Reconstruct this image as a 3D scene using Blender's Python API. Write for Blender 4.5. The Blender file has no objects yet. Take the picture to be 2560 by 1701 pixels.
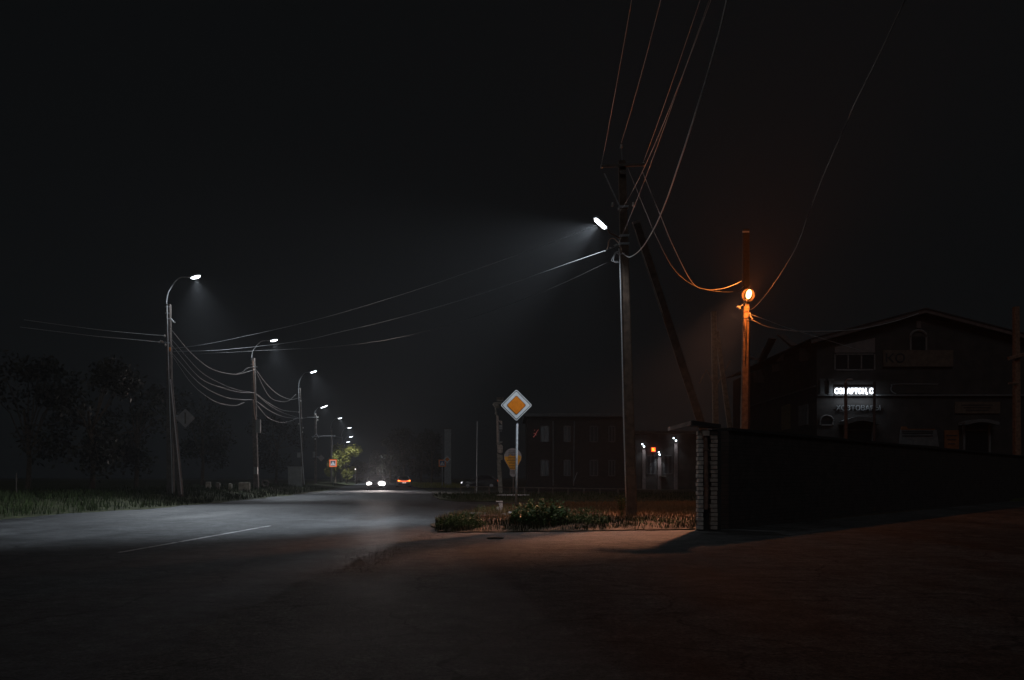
import bpy, math, random
from mathutils import Vector, Matrix
random.seed(7)
R = math.radians
sc = bpy.context.scene
COL = sc.collection
# ------------------------------------------------------------------ camera model
F, CX, HY, EYE = 2100.0, 1280.0, 1194.0, 1.25      # focal length in photo pixels, centre column, horizon row, eye height
def P(px, py, Y):
    return Vector(((px - CX) * Y / F, Y, EYE - (py - HY) * Y / F))
def X(px, Y): return (px - CX) * Y / F
def Z(py, Y): return EYE - (py - HY) * Y / F

# ------------------------------------------------------------------ materials
MATS = {}
def mat(name, col, rough=0.7, var=0.25, scale=6.0, bump=0.0, bscale=60.0, metal=0.0, spec=0.5, col2=None, detail=6.0, trans=0.0, sss=None):
    if name in MATS: return MATS[name]
    m = bpy.data.materials.new(name); m.use_nodes = True
    nt = m.node_tree; N = nt.nodes; L = nt.links
    b = N['Principled BSDF']
    tc = N.new('ShaderNodeTexCoord')
    nz = N.new('ShaderNodeTexNoise'); nz.inputs['Scale'].default_value = scale; nz.inputs['Detail'].default_value = detail
    L.new(tc.outputs['Object'], nz.inputs['Vector'])
    cr = N.new('ShaderNodeValToRGB')
    c = Vector(col[:3])
    a = c * (1 - var); z = Vector(col2[:3]) if col2 else c * (1 + var)
    cr.color_ramp.elements[0].position = 0.32; cr.color_ramp.elements[1].position = 0.68
    cr.color_ramp.elements[0].color = (*a, 1); cr.color_ramp.elements[1].color = (*z, 1)
    L.new(nz.outputs['Fac'], cr.inputs['Fac']); L.new(cr.outputs['Color'], b.inputs['Base Color'])
    b.inputs['Roughness'].default_value = rough; b.inputs['Metallic'].default_value = metal
    b.inputs['Specular IOR Level'].default_value = spec
    if trans: b.inputs['Transmission Weight'].default_value = trans
    if bump:
        n2 = N.new('ShaderNodeTexNoise'); n2.inputs['Scale'].default_value = bscale; n2.inputs['Detail'].default_value = 8
        L.new(tc.outputs['Object'], n2.inputs['Vector'])
        bp = N.new('ShaderNodeBump'); bp.inputs['Strength'].default_value = bump; bp.inputs['Distance'].default_value = 0.03
        L.new(n2.outputs['Fac'], bp.inputs['Height']); L.new(bp.outputs['Normal'], b.inputs['Normal'])
    MATS[name] = m
    return m
def glow(name, col, strength):
    if name in MATS: return MATS[name]
    m = bpy.data.materials.new(name); m.use_nodes = True
    nt = m.node_tree; b = nt.nodes['Principled BSDF']
    b.inputs['Base Color'].default_value = (0.6, 0.6, 0.6, 1)
    b.inputs['Emission Color'].default_value = (*col, 1); b.inputs['Emission Strength'].default_value = strength
    m.cycles.emission_sampling = 'NONE'
    MATS[name] = m
    return m
def asphalt(name, lo, hi, rough_lo, rough_hi, tint=(1, 1, 1), fine=1.0, spec=.5):
    m = bpy.data.materials.new(name); m.use_nodes = True
    nt = m.node_tree; N = nt.nodes; L = nt.links; b = N['Principled BSDF']
    b.inputs['Specular IOR Level'].default_value = spec
    tc = N.new('ShaderNodeTexCoord')
    def noise(s, d=8, r=0.6, sy=1.0):
        n = N.new('ShaderNodeTexNoise'); n.inputs['Scale'].default_value = s; n.inputs['Detail'].default_value = d; n.inputs['Roughness'].default_value = r
        if sy != 1.0:
            mp = N.new('ShaderNodeMapping'); mp.inputs['Scale'].default_value = (1, sy, 1)
            L.new(tc.outputs['Object'], mp.inputs['Vector']); L.new(mp.outputs['Vector'], n.inputs['Vector'])
        else: L.new(tc.outputs['Object'], n.inputs['Vector'])
        return n.outputs['Fac']
    def math_(op, x, y):
        n = N.new('ShaderNodeMath'); n.operation = op
        for i, v in enumerate((x, y)):
            if isinstance(v, (int, float)): n.inputs[i].default_value = v
            else: L.new(v, n.inputs[i])
        return n.outputs[0]
    def ramp(f, p0, p1, v0, v1):
        n = N.new('ShaderNodeMapRange'); n.inputs[1].default_value = p0; n.inputs[2].default_value = p1
        n.inputs[3].default_value = v0; n.inputs[4].default_value = v1; L.new(f, n.inputs[0]); return n.outputs[0]
    big = noise(0.35, 5); tracks = noise(0.9, 3, 0.5, 0.06); grit = noise(38 * fine, 10, 0.8); patch = noise(1.7, 4)
    vor = N.new('ShaderNodeTexVoronoi'); vor.feature = 'DISTANCE_TO_EDGE'; vor.inputs['Scale'].default_value = 0.42
    wn = N.new('ShaderNodeTexNoise'); wn.inputs['Scale'].default_value = 1.2; wn.inputs['Detail'].default_value = 6
    L.new(tc.outputs['Object'], wn.inputs['Vector'])
    vm = N.new('ShaderNodeVectorMath'); vm.operation = 'ADD'
    L.new(tc.outputs['Object'], vm.inputs[0]); L.new(wn.outputs['Color'], vm.inputs[1]); L.new(vm.outputs[0], vor.inputs['Vector'])
    crack = ramp(vor.outputs['Distance'], 0.0, 0.013, 0.38, 1.0)
    v = math_('ADD', math_('MULTIPLY', big, 0.32), math_('ADD', math_('MULTIPLY', tracks, 0.34), math_('MULTIPLY', patch, 0.34)))
    v = ramp(v, 0.41, 0.59, lo, hi)
    agg = noise(6 * fine, 7, 0.8); v = math_('MULTIPLY', v, ramp(grit, 0.38, 0.66, 0.3, 1.9)); v = math_('MULTIPLY', v, ramp(agg, 0.35, 0.68, 0.5, 1.55))
    v = math_('MULTIPLY', v, crack)
    cc = N.new('ShaderNodeCombineColor')
    for i in range(3): L.new(math_('MULTIPLY', v, tint[i]), cc.inputs[i])
    L.new(cc.outputs[0], b.inputs['Base Color'])
    L.new(ramp(math_('ADD', math_('MULTIPLY', big, 0.5), math_('MULTIPLY', tracks, 0.5)), 0.4, 0.6, rough_lo, rough_hi), b.inputs['Roughness'])
    bp = N.new('ShaderNodeBump'); bp.inputs['Strength'].default_value = 0.7; bp.inputs['Distance'].default_value = 0.02
    L.new(math_('ADD', math_('ADD', grit, math_('MULTIPLY', agg, 1.5)), math_('MULTIPLY', crack, 0.5)), bp.inputs['Height']); L.new(bp.outputs['Normal'], b.inputs['Normal'])
    return m
def bricks(name, c1, c2, mortar, scale=1.0, rot=0.0):
    m = bpy.data.materials.new(name); m.use_nodes = True
    nt = m.node_tree; N = nt.nodes; L = nt.links; b = N['Principled BSDF']
    tc = N.new('ShaderNodeTexCoord'); mp = N.new('ShaderNodeMapping')
    sp = N.new('ShaderNodeSeparateXYZ'); cb = N.new('ShaderNodeCombineXYZ')
    L.new(tc.outputs['Object'], mp.inputs['Vector']); mp.inputs['Rotation'].default_value = (0, 0, rot)
    L.new(mp.outputs['Vector'], sp.inputs[0]); L.new(sp.outputs['X'], cb.inputs['X']); L.new(sp.outputs['Z'], cb.inputs['Y'])
    br = N.new('ShaderNodeTexBrick'); L.new(cb.outputs[0], br.inputs['Vector'])
    br.inputs['Color1'].default_value = (*c1, 1); br.inputs['Color2'].default_value = (*c2, 1); br.inputs['Mortar'].default_value = (*mortar, 1)
    br.inputs['Scale'].default_value = scale; br.inputs['Brick Width'].default_value = 0.26; br.inputs['Row Height'].default_value = 0.1
    br.inputs['Mortar Size'].default_value = 0.007
    nz = N.new('ShaderNodeTexNoise'); nz.inputs['Scale'].default_value = 3; nz.inputs['Detail'].default_value = 8; L.new(tc.outputs['Object'], nz.inputs['Vector'])
    mx = N.new('ShaderNodeMix'); mx.data_type = 'RGBA'; mx.blend_type = 'MULTIPLY'; mx.inputs[0].default_value = 0.7
    L.new(br.outputs['Color'], mx.inputs[6]); L.new(nz.outputs['Fac'], mx.inputs[7]); L.new(mx.outputs[2], b.inputs['Base Color'])
    b.inputs['Roughness'].default_value = 0.9
    bp = N.new('ShaderNodeBump'); bp.inputs['Strength'].default_value = 0.6; bp.inputs['Distance'].default_value = 0.01; bp.invert = True
    L.new(br.outputs['Fac'], bp.inputs['Height']); L.new(bp.outputs['Normal'], b.inputs['Normal'])
    MATS[name] = m
    return m

# ------------------------------------------------------------------ mesh builder
ORG = {}
class MB:
    def __init__(s): s.v = []; s.f = []
    def add(s, vs, fs):
        o = len(s.v); s.v += [tuple(v) for v in vs]; s.f += [tuple(i + o for i in f) for f in fs]; return s
    def box(s, c, d, rz=0.0, M=None, taper=1.0):
        vs = []
        for k in (-1, 1):
            for i, j in ((-1, -1), (1, -1), (1, 1), (-1, 1)):
                t = taper if k > 0 else 1
                vs.append(Vector((i * d[0] / 2 * t, j * d[1] / 2 * t, k * d[2] / 2)))
        m = M if M else Matrix.Rotation(rz, 3, 'Z')
        return s.add([m @ v + Vector(c) for v in vs], [(3, 2, 1, 0), (4, 5, 6, 7), (0, 1, 5, 4), (1, 2, 6, 5), (2, 3, 7, 6), (3, 0, 4, 7)])
    def tube(s, pts, r, n=8, r1=None, cap=True):
        pts = [Vector(p) for p in pts]; rings = []; m = len(pts)
        for i, p in enumerate(pts):
            t = (pts[min(i + 1, m - 1)] - pts[max(i - 1, 0)]).normalized()
            u = t.cross(Vector((0, 0, 1)) if abs(t.z) < 0.95 else Vector((0, 1, 0))).normalized(); w = t.cross(u)
            rr = r if r1 is None else r + (r1 - r) * i / max(1, m - 1)
            rings.append([p + (u * math.cos(2 * math.pi * k / n) + w * math.sin(2 * math.pi * k / n)) * rr for k in range(n)])
        vs = [v for ring in rings for v in ring]; fs = []
        for i in range(m - 1):
            for k in range(n):
                a = i * n + k; b = i * n + (k + 1) % n
                fs.append((a, b, b + n, a + n))
        if cap: fs += [tuple(range(n))[::-1], tuple((m - 1) * n + k for k in range(n))]
        return s.add(vs, fs)
    def beam(s, p0, p1, w0, w1, dd=None):           # square-section tapered post from p0 to p1
        p0 = Vector(p0); p1 = Vector(p1); t = (p1 - p0).normalized()
        u = Vector((1, 0, 0)) - t * t.x; u.normalize(); w = t.cross(u); dd = dd or 1.0
        vs = []
        for p, q in ((p0, w0), (p1, w1)):
            c = q * 0.38
            for i, j in ((-.5, -c / q), (-c / q, -.5), (c / q, -.5), (.5, -c / q), (.5, c / q), (c / q, .5), (-c / q, .5), (-.5, c / q)):
                vs.append(p + u * i * q + w * j * q * dd)
        return s.add(vs, [tuple(range(8))[::-1], tuple(range(8, 16))] + [(k, (k + 1) % 8, (k + 1) % 8 + 8, k + 8) for k in range(8)])
    def ell(s, c, d, n=12, m=8, M=None):
        vs = []; fs = []
        for i in range(m + 1):
            a = math.pi * i / m - math.pi / 2
            for k in range(n):
                t = 2 * math.pi * k / n
                v = Vector((math.cos(a) * math.cos(t) * d[0], math.cos(a) * math.sin(t) * d[1], math.sin(a) * d[2]))
                vs.append((M @ v if M else v) + Vector(c))
        for i in range(m):
            for k in range(n):
                fs.append((i * n + k, i * n + (k + 1) % n, (i + 1) * n + (k + 1) % n, (i + 1) * n + k))
        return s.add(vs, fs)
    def prism(s, poly, o, u, v, depth):              # polygon in the (u,v) plane at o, extruded by vector depth
        o = Vector(o); u = Vector(u); v = Vector(v); depth = Vector(depth); n = len(poly)
        a = [o + u * p[0] + v * p[1] for p in poly]; b = [p + depth for p in a]
        return s.add(a + b, [tuple(range(n))[::-1], tuple(range(n, 2 * n))] + [(k, (k + 1) % n, (k + 1) % n + n, k + n) for k in range(n)])
    def quad(s, a, b, c, d): return s.add([a, b, c, d], [(0, 1, 2, 3)])
    def build(s, name, m, parent=None, local=False, smooth=False, bevel=0.0):
        me = bpy.data.meshes.new(name)
        off = Vector((0, 0, 0)) if (local or parent is None) else ORG[parent.name]
        me.from_pydata([(v[0] - off.x, v[1] - off.y, v[2] - off.z) for v in s.v], [], s.f)
        me.materials.append(m); me.update()
        o = bpy.data.objects.new(name, me); COL.objects.link(o)
        if parent is not None: o.parent = parent; ORG[o.name] = ORG[parent.name].copy()
        else: ORG[o.name] = Vector((0, 0, 0))
        if smooth:
            for p in me.polygons: p.use_smooth = True
        if bevel:
            b = o.modifiers.new('edge', 'BEVEL'); b.width = bevel; b.segments = 2; b.limit_method = 'ANGLE'
        return o
def tag(o, label=None, cat=None, group=None, kind=None):
    if label: o['label'] = label
    if cat: o['category'] = cat
    if group: o['group'] = group
    if kind: o['kind'] = kind
    return o
def thing(name, label, cat, loc, group=None, rz=0.0):
    o = bpy.data.objects.new(name, None); COL.objects.link(o); o.location = loc; o.rotation_euler.z = rz
    o.empty_display_size = 0.2; ORG[o.name] = Vector(loc)
    return tag(o, label, cat, group)
def struct(o, label=None): return tag(o, label, None, None, 'structure')
def aim(d): return Vector(d).to_track_quat('-Z', 'Y').to_euler()
def spot(name, loc, d, I, deg, blend, col, rad=0.1, parent=None):
    l = bpy.data.lights.new(name, 'SPOT'); l.energy = I * 4 * math.pi; l.spot_size = R(deg); l.spot_blend = blend; l.color = col; l.shadow_soft_size = rad
    o = bpy.data.objects.new(name, l); COL.objects.link(o); o.rotation_euler = aim(d)
    if parent is not None: o.parent = parent; o.location = Vector(loc) - ORG[parent.name]
    else: o.location = loc
    return o
def point(name, loc, I, col, rad=0.1, parent=None):
    l = bpy.data.lights.new(name, 'POINT'); l.energy = I * 4 * math.pi; l.color = col; l.shadow_soft_size = rad
    o = bpy.data.objects.new(name, l); COL.objects.link(o)
    o.location = Vector(loc) - ORG[parent.name] if parent is not None else loc
    if parent is not None: o.parent = parent
    return o
def text(name, s, h, m, parent, loc, width=None, depth=0.02, rz=0.0, align='CENTER', bold=0.0):
    cu = bpy.data.curves.new(name, 'FONT'); cu.body = s; cu.size = h * 1.37; cu.extrude = depth; cu.align_x = align; cu.align_y = 'CENTER'; cu.resolution_u = 3; cu.offset = bold
    tmp = bpy.data.objects.new(name + '_shape', cu); COL.objects.link(tmp)
    bpy.context.view_layer.update()
    me = bpy.data.meshes.new_from_object(tmp.evaluated_get(bpy.context.evaluated_depsgraph_get()))
    bpy.data.objects.remove(tmp); me.name = name
    w = max(v.co.x for v in me.vertices) - min(v.co.x for v in me.vertices)
    k = (width / w) if width else 1.0
    rot = Matrix.Rotation(rz, 3, 'Z') @ Matrix.Rotation(R(90), 3, 'X')
    off = Vector(loc) - ORG[parent.name]
    for v in me.vertices: v.co = rot @ Vector((v.co.x * k, v.co.y, v.co.z)) + off
    me.materials.clear(); me.materials.append(m)
    o = bpy.data.objects.new(name, me); COL.objects.link(o); o.parent = parent; ORG[o.name] = ORG[parent.name].copy()
    return o
def cat_pts(p0, p1, sag, n=24):
    p0 = Vector(p0); p1 = Vector(p1)
    return [p0.lerp(p1, i / n) - Vector((0, 0, sag * 4 * (i / n) * (1 - i / n))) for i in range(n + 1)]
def smooth_pts(cp, n=8):                             # Catmull-Rom through control points
    cp = [Vector(p) for p in cp]; q = [cp[0] * 2 - cp[1]] + cp + [cp[-1] * 2 - cp[-2]]; out = []
    for i in range(1, len(q) - 2):
        a, b, c, d = q[i - 1], q[i], q[i + 1], q[i + 2]
        for k in range(n):
            t = k / n
            out.append(0.5 * ((2 * b) + (c - a) * t + (2 * a - 5 * b + 4 * c - d) * t * t + (3 * b - a - 3 * c + d) * t ** 3))
    out.append(cp[-1]); return out
def interp(tab, y):
    if y <= tab[0][0]: return tab[0][1]
    for (a, b), (c, d) in zip(tab, tab[1:]):
        if y <= c: return b + (d - b) * (y - a) / (c - a)
    return tab[-1][1]

# ------------------------------------------------------------------ palette
M_road = asphalt('worn_asphalt', 0.028, 0.105, 0.55, 0.78, (0.97, 1.0, 1.03), 1.0, .32)
M_side = asphalt('gravelly_asphalt', 0.04, 0.115, 0.72, 0.85, (1.02, 1.0, 0.97), 0.7, .2)
M_soil = mat('dry_soil', (0.10, 0.075, 0.05), 0.95, 0.45, 2.5, 0.8, 25, spec=0.2)
M_turf = mat('dark_turf', (0.055, 0.06, 0.03), 0.95, 0.5, 1.8, 0.9, 20, spec=0.2)
M_ground = mat('far_ground', (0.05, 0.048, 0.035), 0.95, 0.4, 0.6, spec=0.2)
M_white = mat('worn_white_paint', (0.55, 0.55, 0.55), 0.8, 0.35, 9, spec=0.3)
M_conc = mat('pole_concrete', (0.12, 0.105, 0.095), 0.9, 0.35, 5, 0.5, 40)
M_concd = mat('dark_concrete', (0.13, 0.115, 0.10), 0.92, 0.35, 5, 0.5, 40)
M_tar = mat('tarred_pole', (0.12, 0.082, 0.06), 0.9, 0.4, 5, 0.6, 40)
M_wood = mat('weathered_wood', (0.17, 0.12, 0.085), 0.9, 0.4, 7, 0.6, 30)
M_steel = mat('galvanised_steel', (0.33, 0.35, 0.37), 0.6, 0.25, 14, 0.2, 50, metal=0.15)
M_house = mat('lamp_housing', (0.30, 0.31, 0.32), 0.5, 0.15, 12, metal=0.3)
M_wire = mat('bare_wire', (0.04, 0.04, 0.04), 0.4, 0.2, 30, metal=0.5)
M_cable = mat('grey_cable', (0.60, 0.62, 0.64), 0.5, 0.2, 30)
M_row = mat('row_wire', (0.36, 0.37, 0.38), 0.5, 0.2, 30)
M_span = mat('span_wire', (0.22, 0.23, 0.24), 0.5, 0.2, 30)
M_hose = mat('orange_cable', (0.62, 0.40, 0.30), 0.5, 0.12, 30)
M_porc = mat('porcelain', (0.6, 0.58, 0.55), 0.25, 0.1, 20)
M_black = mat('black_plastic', (0.02, 0.02, 0.022), 0.5, 0.2, 20)
M_signw = mat('sign_white', (0.66, 0.69, 0.71), 0.5, 0.16, 4)
M_signo = mat('sign_amber', (0.72, 0.19, 0.004), 0.5, 0.10, 9, col2=(0.78, 0.23, 0.005))
M_signb = mat('sign_blue', (0.05, 0.08, 0.22), 0.45, 0.1, 9)
M_signf = mat('sign_orange', (0.92, 0.25, 0.02), 0.45, 0.05, 9)
M_signg = mat('sign_back', (0.30, 0.31, 0.32), 0.6, 0.15, 5)
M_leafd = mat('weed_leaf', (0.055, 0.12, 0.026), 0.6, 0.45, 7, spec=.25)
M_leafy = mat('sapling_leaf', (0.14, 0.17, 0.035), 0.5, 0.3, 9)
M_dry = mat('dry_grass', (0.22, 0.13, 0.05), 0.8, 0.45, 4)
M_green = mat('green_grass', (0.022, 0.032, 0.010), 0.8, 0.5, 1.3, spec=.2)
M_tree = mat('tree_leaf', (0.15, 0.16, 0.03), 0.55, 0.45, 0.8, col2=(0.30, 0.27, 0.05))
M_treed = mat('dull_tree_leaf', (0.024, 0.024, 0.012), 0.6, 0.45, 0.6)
M_bark = mat('bark', (0.09, 0.07, 0.05), 0.95, 0.4, 8, 0.8, 30)
M_led = glow('led_lens', (0.86, 0.93, 1.0), 30)
M_sod = glow('sodium_bulb', (1.0, 0.60, 0.20), 7)
M_head = glow('headlamp_glass', (1.0, 0.95, 0.92), 40)
M_head2 = glow('dim_headlamp_glass', (0.9, 0.93, 1.0), 1.5)
M_tail = glow('tail_lamp_glass', (1.0, 0.10, 0.015), 3.2)
M_tailc = glow('bright_tail_lamp', (1.0, 0.32, 0.03), 4.5)
M_plate = glow('lit_plate', (1.0, 0.75, 0.68), 1.3)
M_letters = glow('lit_letters', (0.86, 0.92, 1.0), 4.0)
M_led2 = glow('small_lamp_glass', (0.82, 0.92, 1.0), 9)
M_neon = glow('red_neon', (1.0, 0.05, 0.01), 1.2)
M_fairy = glow('fairy_light', (1.0, 0.12, 0.08), .2)
M_neono = glow('orange_neon', (1.0, 0.35, 0.01), 2.4)
M_dot = glow('tiny_lamp', (1.0, 0.75, 0.7), 1.6)
M_paintd = mat('dark_car_paint', (0.03, 0.032, 0.036), 0.25, 0.05, 3)
M_paints = mat('silver_car_paint', (0.40, 0.41, 0.42), 0.28, 0.05, 3, metal=0.5)
M_glass = mat('dark_glass', (0.015, 0.017, 0.02), 0.3, 0.1, 3)
M_tyre = mat('tyre_rubber', (0.025, 0.025, 0.025), 0.85, 0.2, 20)
M_rim = mat('wheel_rim', (0.35, 0.35, 0.36), 0.35, 0.1, 20, metal=0.7)
M_plast = mat('dark_plaster', (0.040, 0.037, 0.036), 0.92, 0.3, 1.2, 0.3, 15)
M_plastp = mat('pinkish_plaster', (0.19, 0.155, 0.15), 0.92, 0.2, 2, 0.3, 15)
M_trim = mat('pale_trim', (0.16, 0.15, 0.148), 0.85, 0.2, 4)
M_trimw = mat('grey_trim', (0.12, 0.125, 0.13), 0.8, 0.2, 4)
M_barge = mat('barge_board', (0.12, 0.09, 0.085), 0.85, 0.25, 4)
M_roof = mat('dark_roof', (0.03, 0.027, 0.027), 0.85, 0.3, 3)
M_stone = mat('pale_stone', (0.30, 0.28, 0.24), 0.9, 0.35, 5, 0.6, 14)
M_pink = mat('old_plaster', (0.62, 0.47, 0.42), 0.9, 0.25, 9, 0.7, 22)
M_panel = mat('grey_cabinet', (0.22, 0.24, 0.24), 0.6, 0.15, 2)
M_brickw = mat('white_brick', (0.62, 0.57, 0.53), 0.88, 0.35, 8, 0.6, 35)
M_brickb = mat('pale_brown_brick', (0.46, 0.38, 0.33), 0.9, 0.35, 8, 0.6, 35)
M_brick = bricks('dark_brick', (0.11, 0.085, 0.078), (0.085, 0.07, 0.066), (0.045, 0.042, 0.04), 1.0, -math.atan2(16.3, 14.4))
M_brick2 = bricks('brown_brick', (0.052, 0.045, 0.042), (0.043, 0.038, 0.036), (0.028, 0.026, 0.025))
M_pipe = mat('rusty_pipe', (0.22, 0.13, 0.10), 0.75, 0.4, 10, 0.4, 30)
M_poster = mat('yellow_poster', (0.14, 0.11, 0.055), 0.7, 0.3, 3)
M_posterg = mat('grey_poster', (0.13, 0.135, 0.14), 0.7, 0.3, 3)
M_postero = mat('orange_poster', (0.19, 0.07, 0.02), 0.7, 0.25, 3)
M_board = mat('brown_board', (0.11, 0.08, 0.06), 0.8, 0.25, 3)
M_ink = mat('dark_ink', (0.02, 0.022, 0.025), 0.7, 0.1, 10)
M_dletter = mat('unlit_letters', (0.20, 0.21, 0.22), 0.6, 0.1, 6)

# ------------------------------------------------------------------ ground, roads
LE = [(-30, -15.2), (28, -15.3), (35, -14.4), (48, -14.8), (60, -15.6), (70, -16.6), (80, -17.6), (100, -20.6), (119, -24.2), (145, -27.5), (170, -31), (205, -37), (240, -44), (320, -62)]
RE = [(-30, -2.6), (8, -2.45), (13, -2.2), (19, -1.75), (30, -1.8), (41, -2.6), (52, -4.9), (69, -6.6), (90, -9.6), (107, -12.3), (119, -14.2), (145, -17.5), (170, -20.5), (205, -26), (240, -32), (320, -48)]
def left_edge(y): return interp(LE, y)
def right_edge(y): return interp(RE, y)
g = MB()
g.quad((-600, -120, -0.03), (600, -120, -0.03), (600, 900, -0.03), (-600, 900, -0.03))
struct(g.build('ground', M_ground), 'flat dark ground reaching to the horizon')
r = MB(); ys = [-30 + 2 * i for i in range(176)]
vs = []; fs = []
for i, y in enumerate(ys):
    a, b = left_edge(y) - 0.5, right_edge(y)
    for k in range(9): vs.append((a + (b - a) * k / 8, y, 0.0))
    if i:
        for k in range(8): o = i * 9 + k; fs.append((o - 9, o - 8, o + 1, o))
r.add(vs, fs); struct(r.build('road', M_road), 'main asphalt road curving away to the left')
# side road: paved apron on the right and the strip between the two lawns
s = MB(); ys = [-30 + 0.12 * i for i in range(690)]; vs = []; fs = []
xs = [0, 0.5, 2, 6, 12, 25, 60]
for i, y in enumerate(ys):
    jag = 0.07 * math.sin(y * 2.3) + 0.05 * math.sin(y * 6.1 + 1) + 0.03 * math.sin(y * 17) + random.uniform(-0.045, 0.045)
    for k in xs: vs.append((right_edge(y) - 0.12 + (jag if k == 0 else k), y, 0.004))
    n = len(xs)
    if i:
        for k in range(n - 1): o = i * n + k; fs.append((o - n, o - n + 1, o + 1, o))
s.add(vs, fs); struct(s.build('side_road', M_side), 'paler gravelly asphalt of the side road joining from the right')
# loose gravel strewn along the ragged join and over the apron
gv = MB()
for i in range(1300):
    y = random.uniform(11, 19.6)
    if i % 3: x = right_edge(y) + random.gauss(.12, .22)
    elif i % 2: y = 18.9 - abs(random.gauss(0, .5)); x = random.uniform(-1.7, 4.5)
    else: x = random.uniform(-1.7, 6)
    rr = random.uniform(.003, .011); a = random.uniform(0, 3)
    q = [Vector((x + rr * math.cos(a + k * 1.571) * random.uniform(.7, 1.3), y + rr * math.sin(a + k * 1.571) * random.uniform(.7, 1.3), .003)) for k in range(4)]
    gv.add(q + [Vector((x, y, .004 + rr * random.uniform(.6, 1.1)))], [(0, 1, 4), (1, 2, 4), (2, 3, 4), (3, 0, 4)])
tag(gv.build('gravel', mat('gravel_stone', (.16, .15, .14), .9, .6, 30)), 'loose gravel strewn along the ragged asphalt join and weedy edge', 'gravel', None, 'stuff')
# lane line
l = MB(); vs = []; fs = []; n = 90
p0, p1 = Vector((-6.5, 13.9, 0.008)), Vector((-6.22, 21.6, 0.008))
k0 = 0
for i in range(n):
    if random.random() < 0.08 and i > 4: continue
    a = p0.lerp(p1, i / n); b = p0.lerp(p1, (i + 1) / n)
    w0 = 0.05 + random.uniform(-0.016, 0.008); w1 = 0.05 + random.uniform(-0.016, 0.008); e = random.uniform(-0.008, 0.008)
    l.quad((a.x - w0 + e, a.y, a.z), (a.x + w1 + e, a.y, a.z), (b.x + w1 + e, b.y, b.z), (b.x - w0 + e, b.y, b.z))
struct(l.build('road_marking', M_white), 'single worn white lane line on the asphalt')
# left bank: rises from the road edge to a level verge
def bank(x, y):
    d = left_edge(y) - x
    if d < 0: return 0.0
    t = min(1, d / 3.2)
    return 0.02 + 0.42 * (t * t * (3 - 2 * t)) * (0.75 if y > 95 else 1) + 0.03 * math.sin(x * 1.7 + y * 0.9) * t
t = MB(); vs = []; fs = []; ds = [-0.05, 0.05, 0.5, 1.0, 1.6, 2.2, 2.8, 3.5, 5, 8, 14, 30, 90]
ys = [-20 + 1.2 * i for i in range(250)]
for i, y in enumerate(ys):
    j = 0.22 * math.sin(y * 0.8) + 0.14 * math.sin(y * 2.3 + 1) + random.uniform(-0.07, 0.07)
    for d in ds:
        x = left_edge(y) - d + (j if d < 0.6 else 0)
        z = bank(left_edge(y) - d, y) if d > 0.05 else (-0.02 if d < 0 else 0.03)
        vs.append((x, y, z))
    n = len(ds)
    if i:
        for k in range(n - 1): o = i * n + k; fs.append((o, o + 1, o - n + 1, o - n))
t.add(vs, fs); struct(t.build('terrain', M_turf, smooth=True), 'grassy bank along the far edge of the main road')
# islands
def island(name, poly, h, m, label, ramp=0.6):
    """a low mound over a polygon: rim at the asphalt, top at h"""
    c = sum((Vector((p[0], p[1], 0)) for p in poly), Vector()) / len(poly)
    dense = []
    for i, p in enumerate(poly):
        q = poly[(i + 1) % len(poly)]; L = math.dist(p, q); n = max(1, int(L / 0.35))
        for k in range(n): dense.append(Vector((p[0] + (q[0] - p[0]) * k / n, p[1] + (q[1] - p[1]) * k / n, 0)))
    mb = MB(); n = len(dense); vs = []; rings = [(0, -0.02), (0.0, 0.03), (ramp, h * 0.75), (ramp * 2.2, h)]
    for d, z in rings:
        for p in dense:
            u = (c - p); L = u.length; q = p + u * min(0.8, d / L)
            jit = (random.uniform(-0.05, 0.05) + .09 * math.sin(p.x * 2.7 + p.y) + .05 * math.sin(p.x * 7.1)) if d == 0 else 0
            vs.append((q.x + jit, q.y + jit, z + (random.uniform(-0.02, 0.02) if d else 0)))
    vs.append((c.x, c.y, h)); fs = []
    for i in range(len(rings) - 1):
        for k in range(n): fs.append((i * n + k, i * n + (k + 1) % n, (i + 1) * n + (k + 1) % n, (i + 1) * n + k))
    o = (len(rings) - 1) * n
    for k in range(n): fs.append((o + k, o + (k + 1) % n, len(vs) - 1))
    mb.add(vs, fs); return struct(mb.build(name, m), label)
NEAR = [(-1.75, 18.95), (0, 19.05), (2.2, 19.5), (4.75, 20.1), (9, 24.6), (14, 30.2), (19, 36), (14, 37.2), (6, 36.4), (1.5, 35.2), (-0.4, 32.5), (-1.1, 28.6), (-1.75, 25), (-2.0, 22)]
island('lawn', NEAR, 0.16, M_soil, 'dry earth island with weeds around the diamond sign', 1.1)
FAR = [(-4.8, 52), (-4.1, 47.5), (-2.7, 43.4), (0, 42.0), (6, 42.3), (16, 43.5), (40, 44), (40, 66), (14, 62), (2, 61), (-5.6, 60.5)]
island('lawn', FAR, 0.12, M_turf, 'far dark lawn behind the low railing', 0.8)

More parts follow.
